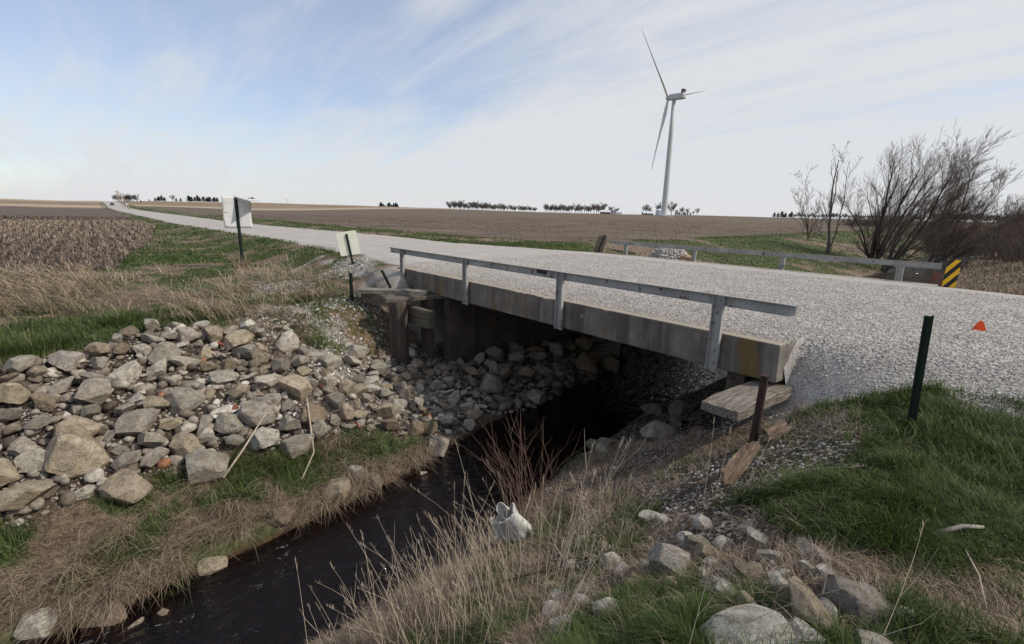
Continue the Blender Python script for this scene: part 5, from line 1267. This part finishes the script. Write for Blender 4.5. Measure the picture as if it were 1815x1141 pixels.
# ------------------------------------------------------------------ bare willows
def ribbons(name, lines, mat, parent, wmul=1.0):
    """lines: list of (points, w0, w1); crossed so they are seen from any side"""
    V = []; F = []
    for pts, w0, w1 in lines:
        n = len(pts); b0 = len(V)
        for i, p in enumerate(pts):
            t_ = (pts[min(i+1, n-1)]-pts[max(i-1, 0)]); a = t_.orthogonal().normalized(); bb = t_.cross(a).normalized(); w_ = (w0+(w1-w0)*i/(n-1))*.5*wmul
            V += [p+a*w_, p-a*w_*.5+bb*w_*.87, p-a*w_*.5-bb*w_*.87]
        for i in range(n-1):
            for q in range(3): F.append((b0+i*3+q, b0+i*3+(q+1) % 3, b0+(i+1)*3+(q+1) % 3, b0+(i+1)*3+q))
    return np_mesh(name, np.array([v[:] for v in V]), np.array(F), mat, parent)
def bare_tree(loc, seed, stems, H_, wind, lab, twig='twig_brown', trunk='bark', dens=1.0, droop=0., twl=1.0, name='willow_tree', fork=.35, tw=.016, side=5, cat='tree'):
    rs_ = random.Random(seed); root = empty(name, loc, label=lab, cat=cat)
    big = MB(); mid = []; tw_ = []
    Wv = Vector((_r.x, _r.y, 0))
    def grow(p, d, ln, r0, lvl):
        n = 8 if lvl == 0 else 6 if lvl == 1 else 5
        pts = [p.copy()]; dirs = [d.copy()]
        for i in range(n):
            f = i/n
            d = (d+Vector((rs_.gauss(0, .09), rs_.gauss(0, .09), rs_.gauss(0, .05)+.03))+Wv*wind*(.05+.10*lvl)*(.4+f)).normalized()
            p = p+d*(ln/n); pts.append(p.copy()); dirs.append(d.copy())
        rr = [r0*(1-.78*i/n) for i in range(n+1)]
        if lvl == 0: big.tube(pts, [q*.75 for q in rr], 7, False)
        elif lvl == 1: mid.append((pts, rr[0]*1.2, max(tw, rr[-1]*1.0)))
        else: tw_.append((pts, tw, tw*.55))
        if lvl >= 3: return
        cnt = int((side+7 if lvl == 0 else side+4 if lvl == 1 else side)*dens*rs_.uniform(.8, 1.2)+.5)
        for _ in range(cnt):
            i = rs_.randrange(1, n+1); a = rs_.uniform(0, 6.28)
            o1 = dirs[i].orthogonal().normalized(); o2 = dirs[i].cross(o1)
            dd = (dirs[i]*.85+(o1*math.cos(a)+o2*math.sin(a))*rs_.uniform(.35, .75)+Vector((0, 0, .15))).normalized()
            f = i/n
            grow(pts[i].copy(), dd, ln*rs_.uniform(.30, .55)*(1.15-f*.45)*twl, max(.006, rr[i]*.6), lvl+1)
    for (dx, dz, h, r0) in stems:
        d0 = (Wv*dx+Vector((-_f.x, -_f.y, 0))*rs_.uniform(-.35, .35)+Vector((0, 0, dz))).normalized()
        grow(Wv*rs_.uniform(-.25, .25)+Vector((rs_.uniform(-.2, .2), rs_.uniform(-.2, .2), -.2)), d0, h, r0, 0)
    root.scale = (.9, .9, .88)
    o = big.build('trunk', MAT[trunk], root, True)
    ribbons('limb', mid, MAT[trunk], root); ribbons('crown', tw_, MAT[twig], root)
    return root
def gl(x, y): return (x, y, float(gz(x, y)))
bare_tree(gl(-13.6, 60.5), 3, [(-.55, 1, 8.5, .16), (-.30, 1, 10.2, .2), (-.12, 1, 11.3, .24), (.05, 1, 11.0, .26), (.22, 1, 10.5, .2), (-.75, 1, 6.2, .13), (.4, 1, 9.5, .16), (-.3, 1, 8.5, .15)], 11, .12, 'left willow of the multi-stemmed bare clump behind the far rail', dens=1.06)
bare_tree(gl(-11.7, 56), 8, [(.25, 1, 10, .22), (.50, 1, 10.8, .26), (.72, 1, 11, .2), (.1, 1, 8.8, .15), (.95, .8, 8.5, .14)], 12, .30, 'large bare willow leaning right over the creek, behind the right end of the far rail', dens=1.25)
bare_tree(gl(-11.3, 74), 15, [(-.1, 1, 11, .2), (.15, 1, 12.5, .22), (.4, 1, 12.5, .2), (.7, 1, 11.5, .18), (0, 1, 9, .14), (-.35, 1, 8, .14)], 14, .45, 'tall reddish windswept willow above the creek', 'twig_red', dens=1.25, tw=.024)
bare_tree(gl(-11.2, 82), 16, [(.2, 1, 10.5, .2), (.5, 1, 11, .2), (.8, .9, 10, .16), (-.2, 1, 8, .12)], 14, .45, 'reddish willow right of the tallest, its crown overlapping it', 'twig_red', dens=1.2, tw=.026)
bare_tree(gl(-7.2, 100), 17, [(.3, 1, 9, .15), (.7, 1, 10, .15), (.0, 1, 8, .12), (1.1, 1, 8, .1)], 10, .5, 'bare willow at the right edge beyond the brush', 'twig_brown', dens=1.1, tw=.030)
bare_tree(gl(-17.2, 58), 21, [(.0, 1, 11.6, .24), (-.34, 1, 9.6, .17), (.22, 1, 10.0, .13), (-.2, 1, 7, .1)], 10, .04, 'slender sparse tree with a forked top left of the willows', 'bark_pale', 'bark_pale', dens=.55, twl=.8, name='bare_tree', side=4, tw=.028)
bare_tree(gl(-21.5, 66), 22, [(-.4, 1, 6.5, .08), (-.1, 1, 7.5, .08), (-.7, 1, 5.5, .06), (.3, 1, 5, .05)], 7, .0, 'small thin spreading tree left of the slender forked tree', 'twig_brown', 'bark', dens=.8, name='bare_tree', side=4, tw=.028)
bare_tree(gl(-2.5, 84), 27, [(.1, 1, 9, .15), (.5, 1, 9.5, .15), (-.2, 1, 8, .12), (.8, 1, 8, .1)], 10, .4, 'bare windswept tree cut by the right edge of the picture', 'twig_brown', dens=1.0, tw=.026, name='bare_tree')
def brush(x, y, w_, h, seed, lab, mat='twig_brown', n=260, tw=.03):
    rs_ = random.Random(seed); root = empty('brush_thicket', gl(x, y), label=lab, cat='thicket'); L1 = []
    Wv = Vector((_r.x, _r.y, 0)); Fv = Vector((_f.x, _f.y, 0))
    for _ in range(n):
        p = Wv*rs_.uniform(-w_, w_)+Fv*rs_.uniform(-w_, w_)*.6; hh = h*rs_.uniform(.4, 1)*(1-.4*(p.length/w_/1.2)**2); d = (Vector((rs_.gauss(0, .3), rs_.gauss(0, .3), 1))+Wv*.15).normalized()
        pts = [p.copy()]
        for i in range(5): d = (d+Vector((rs_.gauss(0, .14), rs_.gauss(0, .14), .02))).normalized(); p = p+d*hh/5; pts.append(p.copy())
        L1.append((pts, tw*1.6, tw*.5))
        for k in range(5):
            j = rs_.randrange(1, 6); q = pts[j]; e = (d+Vector((rs_.gauss(0, .6), rs_.gauss(0, .6), .1))).normalized(); l = hh*rs_.uniform(.15, .35); L1.append(([q, q+e*l*.5, q+e*l+Vector((0, 0, l*.15))], tw*.8, tw*.4))
    ribbons('crown', L1, MAT[mat], root); mb = MB()
    for k in range(5): q = Wv*rs_.uniform(-w_, w_)*.6; mb.tube([q, q+Vector((.1, .1, h*.4))], [.05, .03], 5, False)
    mb.build('trunk', MAT['bark'], root)
brush(-4.0, 72, 3.5, 4.8, 1, 'brown brush thicket right of the creek, nearest the marker board')
brush(-1.0, 62, 3.5, 3.6, 2, 'brown brush thicket cut by the right edge of the picture')
brush(-4.5, 90, 5, 6.5, 3, 'dense dark brush thicket behind the reddish willows', 'twig_red', 420, .035)
brush(-12.5, 96, 5, 4.0, 4, 'dense brush thicket left of the far creek bend', 'twig_brown', 420, .035)
brush(3.0, 92, 6, 7.5, 5, 'wide brush thicket at the far right edge', 'twig_brown', 420, .035)
brush(-19, 130, 8, 4.5, 6, 'distant grey brush thicket seen between the willow stems', 'twig_brown', 500, .05)
brush(-35, 150, 8, 3.5, 8, 'distant grey brush thicket right of the slender tree', 'twig_brown', 500, .05)
brush(-5.5, 126, 8, 7.5, 7, 'distant brush thicket above the creek bend', 'twig_red', 500, .05)

# ------------------------------------------------------------------ wind turbine
tx, ty = bear(1172, 338); tz = float(gz(tx, ty))
wt = empty('wind_turbine', (tx, ty, tz), label='tall white three-bladed wind turbine standing in the field beyond the road', cat='wind turbine')
DD = 338*math.cos(math.atan((1172-907.5)/857/1.025)); PXM = DD*1.0/857     # metres per picture pixel at its distance
HUB = 72.0; BLADE_ANG = (75, 195, 315); BLADE_L = 45.0
mb = MB(); mb.tube([(0, 0, 0), (0, 0, .3)], [6.0, 6.0], 40); mb.build('foundation', MAT['roof_pale'], wt)
mb = MB(); mb.tube([(0, 0, -1), (0, 0, 2), (0, 0, HUB*.35), (0, 0, HUB*.7), (0, 0, HUB-1.6)], [1.9, 1.88, 1.65, 1.4, 1.12], 40); mb.build('tower', MAT['turbine_white'], wt, True)
# nacelle axis lies in the picture plane, hub to the left, turned a little toward the camera's far side
ax_ = Vector((-1, .016, 0)).normalized()
q_ax = ax_.to_track_quat('X', 'Z')
def at_hub(mb, name, mat, par, sm=False):
    o = mb.build(name, MAT[mat], par, sm); return o
mb = MB()
mb.box((-2.2, 0, .1), (10.2, 3.6, 3.5), None, .7)
o = mb.build('nacelle', MAT['turbine_white'], wt, True); o.location = (0, 0, HUB); o.rotation_euler = (q_ax @ Euler((0, R(-2), 0)).to_quaternion()).to_euler(); nac = o
mb = MB(); mb.box((-6.0, 0, 2.9), (1.6, 2.6, 2.2), Matrix.Rotation(R(-12), 3, 'Y'), .1); mb.build('cooler', MAT['dark_vent'], nac)
mb = MB(); mb.tube([(2.9, 0, 0), (3.6, 0, 0), (4.6, 0, 0), (5.4, 0, 0), (5.8, 0, 0)], [1.2, 1.75, 1.7, 1.0, .2], 20); mb.build('hub', MAT['turbine_white'], nac, True)
hubc = Vector((tx, ty, tz+HUB))+q_ax.to_matrix() @ Vector((4.2, 0, 0))
def blade_mesh(L_):
    st = [(0, .75, .75, 0), (.04, .8, .75, 0), (.12, 1.1, .5, .2), (.22, 1.3, .36, .35), (.4, 1.0, .26, .3), (.6, .7, .2, .2), (.8, .45, .14, .1), (.95, .32, .09, .0), (1, .1, .03, 0)]
    n = 14; V = []; F = []
    for (f, ch, th, off) in st:
        for j in range(n):
            a = 2*math.pi*j/n; V.append((f*L_, (math.cos(a)*ch-off*ch*.6)*.82, math.sin(a)*th*.9))
    for i in range(len(st)-1):
        for j in range(n): F.append((i*n+j, i*n+(j+1) % n, (i+1)*n+(j+1) % n, (i+1)*n+j))
    F.append(tuple(range((len(st)-1)*n, len(st)*n)))
    mb = MB(); mb.add(V, F); return mb
# blade directions: rotor plane is perpendicular to the axis; angles set from vertical
e1 = Vector((0, 0, 1)); e1 = (e1-ax_*e1.dot(ax_)).normalized(); e2 = ax_.cross(e1)
CAMP = Vector((0, 0, EYE))
for k, (ang) in enumerate(BLADE_ANG):
    a = R(ang); d = (e1*math.cos(a)+e2*math.sin(a)).normalized()
    mb = blade_mesh(BLADE_L); o = mb.build('blade', MAT['turbine_tip'], wt, True)
    yv = ax_.cross(d).normalized(); zv = d.cross(yv)
    # pitch the chord so that the broad face shows
    M3 = Matrix((d, yv, zv)).transposed() @ Matrix.Rotation(R(62), 3, 'X')
    o.rotation_euler = M3.to_euler(); o.location = hubc-Vector((tx, ty, tz))

# ------------------------------------------------------------------ far trees, farms, poles
def far_bare_mesh(seed, H_=10., n1=9, tw=.16, wide=.6):
    rs_ = random.Random(seed); T = MB(); tw_ = []
    T.tube([(0, 0, -.5), (rs_.uniform(-.2, .2), 0, H_*.22), (0, rs_.uniform(-.3, .3), H_*.45), (0, 0, H_*.7)], [H_*.022, H_*.018, H_*.013, H_*.005], 6, False)
    def g(p, d, ln, lvl):
        pts = [p.copy()]
        for i in range(4): d = (d+Vector((rs_.gauss(0, .15), rs_.gauss(0, .15), .06))).normalized(); p = p+d*ln/4; pts.append(p.copy())
        tw_.append((pts, tw*(1.6-.4*lvl), tw*.5))
        if lvl < 2:
            for _ in range(5): q = pts[rs_.randrange(1, 5)]; g(q.copy(), (d+Vector((rs_.gauss(0, .6), rs_.gauss(0, .6), rs_.gauss(.1, .3)))).normalized(), ln*rs_.uniform(.45, .7), lvl+1)
    for i in range(n1):
        z = H_*rs_.uniform(.18, .6); a = rs_.uniform(0, 6.28); g(Vector((0, 0, z)), Vector((math.cos(a)*wide*1.3, math.sin(a)*wide*1.3, .9)).normalized(), H_*rs_.uniform(.28, .42), 0)
    return T.build('trunk', MAT['bark'], link=False), tw_
def twig_mesh(tw_, mat):
    o = ribbons('crown', tw_, mat, None); me = o.data; bpy.data.objects.remove(o); return me
FB = []
for s in range(5):
    a, b_ = far_bare_mesh(200+s, 10, 13, .20, (.5, .7, .6, .8, .45)[s]); FB.append((a, twig_mesh(b_, MAT['twig_far'])))
def evergreen(seed, H_=10., wd=3.2):
    rs_ = random.Random(seed); T = MB(); T.tube([(0, 0, -.4), (0, 0, H_*.9)], [.22, .05], 6, False); V = []; F = []
    for i in range(900):
        f = rs_.random()**.8; z = H_*(.08+.92*f); rad = wd*(1-f)**.65*(.75+.35*math.sin(z*2.1+seed))*math.sqrt(rs_.random())*1.0; a = rs_.uniform(0, 6.28)
        c = Vector((rad*math.cos(a), rad*math.sin(a), z)); s_ = rs_.uniform(.25, .6); u = Vector((rs_.gauss(0, 1), rs_.gauss(0, 1), rs_.gauss(-.2, .5))).normalized()*s_; v_ = u.orthogonal().normalized()*s_*.5
        k = len(V); V += [c-u, c+v_, c+u, c-v_]; F.append((k, k+1, k+2, k+3))
    mb = MB(); mb.add(V, F); return T.build('trunk', MAT['bark'], link=False), mb.build('crown', MAT['needle'], link=False)
FE = [evergreen(s, 10, w_) for s, w_ in ((1, 3.4), (2, 2.8), (3, 3.8))]
def plant_tree(u, r, s, kind, lab, grp, wx=1.0, i=[0]):
    i[0] += 1; tm, cm = (FB if kind == 'b' else FE)[i[0]*7 % (5 if kind == 'b' else 3)]
    wx = wx*(1.7 if kind == 'e' else 1.15)
    x, y = bear(u, r); root = empty('bare_tree' if kind == 'b' else 'evergreen_tree', (x, y, float(gz(x, y))), (0, 0, i[0]*1.3), label=lab, cat='tree', group=grp); root.scale = (s*wx, s*wx, s)
    for nm, me in (('trunk', tm), ('crown', cm)):
        o = bpy.data.objects.new(nm, me); col.objects.link(o); o.parent = root
rt_ = random.Random(12)
def trow(u0, u1, step, r, hpx, kind, lab, grp, jit=.35, var=.25, wx=1.0):
    u = u0
    while u <= u1:
        rr = r*rt_.uniform(.97, 1.04); dep = rr*math.cos(math.atan((u-907.5)/857/1.025)); h = hpx*dep/857*rt_.uniform(1-var, 1+var)
        plant_tree(u+rt_.uniform(-jit, jit)*step, rr, h/10, kind, lab, grp, wx); u += step*rt_.uniform(.8, 1.2)
trow(792, 850, 3.2, 930, 13, 'b', 'bare tree in the left part of the long treeline on the horizon', 'left part of the long horizon treeline')
trow(852, 902, 3.2, 930, 11, 'b', 'bare tree in the middle part of the long treeline on the horizon', 'middle part of the long horizon treeline')
trow(904, 948, 3.2, 930, 9, 'b', 'bare tree in the low right part of the long treeline on the horizon', 'right part of the long horizon treeline')
trow(962, 1012, 3.2, 930, 12, 'b', 'bare tree in the second treeline between the long one and the red barn', 'second horizon treeline')
trow(1014, 1042, 3.4, 930, 13, 'b', 'bare tree in the right half of the second horizon treeline', 'right half of the second horizon treeline')
trow(1047, 1066, 4.5, 900, 16, 'b', 'bare farm tree left of and behind the red barn', 'farm trees left of the barn')
plant_tree(1078, 880, 1.35, 'b', 'bare tree between the red barn and the white house', None); plant_tree(1088, 880, 1.1, 'b', 'bare tree behind the white farmhouse', None)
trow(669, 702, 3.6, 930, 7, 'e', 'dark low tree in the small horizon grove left of the long treeline', 'small dark horizon grove', .35, .35)
trow(706, 770, 5, 1100, 4, 'b', 'tiny faint tree on the horizon between the dark grove and the long treeline', 'faint horizon trees')
plant_tree(1139, 700, 1.35, 'b', 'bare tree left of the pale shed roof near the turbine', None); plant_tree(1147, 705, .9, 'b', 'small bare tree behind the pale shed roof', None)
plant_tree(1161, 700, 1.6, 'b', 'bare tree behind the white grain bin left of the turbine', None); plant_tree(1185, 700, 1.55, 'b', 'wide bare tree just right of the turbine tower', None, 1.2)
for u, s, l in ((1195, .7, 'small thin bare tree second right of the turbine'), (1203, 1.05, 'bare tree third right of the turbine'), (1214, .85, 'bare tree above the low evergreens right of the turbine'), (1224, .6, 'thin bare tree right of the low evergreen row'), (1231, .9, 'last thin tree at the right end of the farmstead')):
    plant_tree(u, 700, s, 'b', l, None, .8)
trow(1192, 1220, 3.4, 690, 5, 'e', 'low dark evergreen in the row right of the turbine', 'low evergreen row')
trow(1134, 1140, 3.4, 690, 6, 'e', 'dark evergreen beside the pale shed roof', 'evergreens beside the shed')
# hill on the left
trow(199, 233, 3.2, 500, 11, 'b', 'bare tree in the tall row on the hilltop beside the road', 'hilltop row beside the road', .35, .2, .7)
plant_tree(239, 505, .62, 'b', 'round bare tree right of the hilltop row', None, 1.0); plant_tree(223, 505, .55, 'e', 'dark evergreen in the hilltop row beside the road', None); plant_tree(303, 760, .75, 'b', 'round bare tree between the two dark evergreen clumps', None)
trow(273, 290, 4, 760, 8, 'e', 'dark evergreen in the first clump right of the hilltop row', 'first hilltop evergreen clump')
plant_tree(309, 760, .42, 'e', 'left of two small evergreens on the hill', None); plant_tree(317, 760, .45, 'e', 'right of two small evergreens on the hill', None)
trow(331, 352, 4, 780, 9, 'e', 'dark evergreen in the second clump on the hill', 'second hilltop evergreen clump')
trow(357, 386, 4, 780, 8.5, 'e', 'dark evergreen in the long clump left of the bent sign', 'long hilltop evergreen clump', .35, .12)
trow(438, 454, 4, 800, 8, 'e', 'dark evergreen in the clump right of the bent sign', 'hilltop clump right of the bent sign', .35, .3)
plant_tree(246, 505, .2, 'e', 'tiny bush right of the hilltop row', None); plant_tree(261, 600, .25, 'b', 'tiny round tree on the bare hilltop', None)
# far right
trow(1368, 1400, 5, 900, 8, 'e', 'dark distant tree on the right horizon left of the thin spreading tree', 'right horizon trees', .4, .35)
trow(1402, 1440, 4, 860, 8, 'b', 'distant bare tree on the right horizon behind the thin spreading tree', 'right horizon bare trees', .4, .3)
trow(1440, 1640, 6, 520, 8, 'b', 'distant bare tree in the hazy row seen through the willows', 'row behind the willows', .4, .25, 1.3)
trow(1645, 1860, 6, 420, 14, 'b', 'distant bare tree in the row at the right edge of the horizon', 'row behind the brush', .4, .25, 1.3)
# farm buildings
def farm(u, r, w_, d_, h, roof, wall, rmat, lab, name, yaw=0, door=True):
    x, y = bear(u, r); e_ = empty(name, (x, y, float(gz(x, y))-.3), (0, 0, face_cam(x, y)+yaw), label=lab, cat='building')
    mb = MB(); mb.prism([(-w_/2, 0), (w_/2, 0), (w_/2, h), (-w_/2, h)], -d_/2, d_/2, Matrix.Rotation(R(90), 4, 'X'))
    for q in (-1, 1): mb.add([(q*w_/2*.999, -d_/2+.01, h), (q*w_/2*.999, d_/2-.01, h), (q*w_/2*.999, 0, h+roof)], [(0, 1, 2)])
    mb.build('wall', MAT[wall], e_)
    mb = MB(); k = 1.04
    V = [(-w_/2*k, -d_/2*1.08, h-.15), (w_/2*k, -d_/2*1.08, h-.15), (w_/2*k, 0, h+roof), (-w_/2*k, 0, h+roof), (-w_/2*k, d_/2*1.08, h-.15), (w_/2*k, d_/2*1.08, h-.15)]
    V += [(a, b_, c_+.2) for a, b_, c_ in V]
    mb.add(V, [(0, 1, 2, 3)[::-1], (3, 2, 5, 4)[::-1], (6, 7, 8, 9), (9, 8, 11, 10), (0, 1, 7, 6), (4, 10, 11, 5), (0, 6, 9, 3), (3, 9, 10, 4), (1, 2, 8, 7), (2, 5, 11, 8)]); mb.build('roof', MAT[rmat], e_)
    if door:
        mb = MB(); mb.box((-w_*.2, -d_/2-.04, 1.4), (w_*.14, .06, 2.6)); mb.build('door', MAT['window_dark'], e_)
        mb = MB(); mb.box((w_*.25, -d_/2-.04, h*.55), (w_*.10, .06, 1.2)); mb.build('window', MAT['window_dark'], e_)
    return e_
farm(1068, 830, 17, 11, 3.2, 3.0, 'barn_red', 'roof_pale', 'long red barn with a pale roof on the horizon', 'barn')
farm(1082, 835, 8, 8, 4.2, 2.6, 'house_white', 'roof_dark', 'white farmhouse right of the red barn', 'farmhouse')
farm(1092, 830, 9, 6, 3.4, 1.8, 'house_white', 'roof_pale', 'low white shed right of the white farmhouse', 'shed', .3)
farm(1143, 660, 13, 9, 1.8, 3.0, 'roof_dark', 'roof_pale', 'shed with a pale roof left of the grain bin', 'shed', .2)
farm(445, 790, 14, 9, 3.0, 2.0, 'house_white', 'roof_pale', 'pale shed before the evergreens right of the bent sign', 'shed', .2, False)
x, y = bear(1163, 640); e_ = empty('grain_bin', (x, y, float(gz(x, y))-.2), label='round white grain bin left of the turbine foot', cat='grain bin')
mb = MB(); mb.tube([(0, 0, 0), (0, 0, 5.6)], [4.0, 4.0], 28); mb.build('wall', MAT['roof_pale'], e_, False)
mb = MB(); mb.tube([(0, 0, 5.6), (0, 0, 7.6), (0, 0, 7.9)], [4.15, .8, .5], 28); mb.build('roof', MAT['house_white'], e_)
# poles along the far road
def pole(u, r, h, lab):
    x, y = bear(u, r); e_ = empty('utility_pole', (x, y, float(gz(x, y))-.3), (0, 0, R(90)), label=lab, cat='utility pole')
    mb = MB(); mb.tube([(0, 0, 0), (0, 0, h)], [.20, .15], 8); mb.build('pole', MAT['pole_wood'], e_)
    mb = MB(); mb.box((0, 0, h-.6), (2.0, .12, .14)); mb.build('crossarm', MAT['pole_wood'], e_)
for i, (u, r, h) in enumerate([(223, 270, 5), (216, 300, 7.5), (212, 350, 8), (209, 390, 8), (206.5, 420, 8), (204.5, 445, 8)]):
    pole(u, r, h, ['short pole nearest of the row along the far road', 'tallest looking pole of the row along the far road', 'third pole of the row along the far road', 'fourth pole of the row along the far road', 'fifth pole of the row along the far road', 'farthest pole of the row along the far road'][i])
pole(505, 600, 6, 'lone thin pole on the tan hillside right of the bent sign'); pole(1119, 850, 7, 'tiny lone pole on the horizon between the two farms')
# small dark car on the far road
x, y = -372, 11.2; e_ = empty('car', (x, y, float(roadz(x))+.02), (0, 0, 0), label='tiny dark car coming down the far gravel road', cat='car')
mb = MB(); mb.prism([(-2.1, .35), (2.1, .35), (2.15, .8), (1.2, .95), (-2.1, 1.0)], -.9, .9, Matrix.Rotation(R(90), 4, 'X')); mb.build('body', MAT['car_paint'], e_)
mb = MB(); mb.prism([(-1.9, .98), (1.1, .95), (.5, 1.6), (-1.5, 1.65)], -.78, .78, Matrix.Rotation(R(90), 4, 'X')); mb.build('cabin', MAT['window_dark'], e_)
for a in (-1.3, 1.35):
    for b_ in (-.82, .82):
        mb = MB(); mb.tube([(a, b_-.1, .34), (a, b_+.1, .34)], .34, 14); mb.build('wheel', MAT['tyre'], e_)
x, y = -322, 15.5; e_ = empty('stop_sign', (x, y, float(gz(x, y))), label='tiny road sign at the distant crossroad', cat='road sign')
mb = MB(); mb.box((0, 0, 1.1), (.08, .08, 2.2)); mb.build('post', MAT['dark_steel'], e_)
mb = MB(); mb.prism(rrect(.75, .75, .2), -.01, .01, Matrix.Translation((.06, 0, 2.1)) @ Matrix.Rotation(R(90), 4, 'Y')); mb.build('sign_panel', MAT['sign_white'], e_)
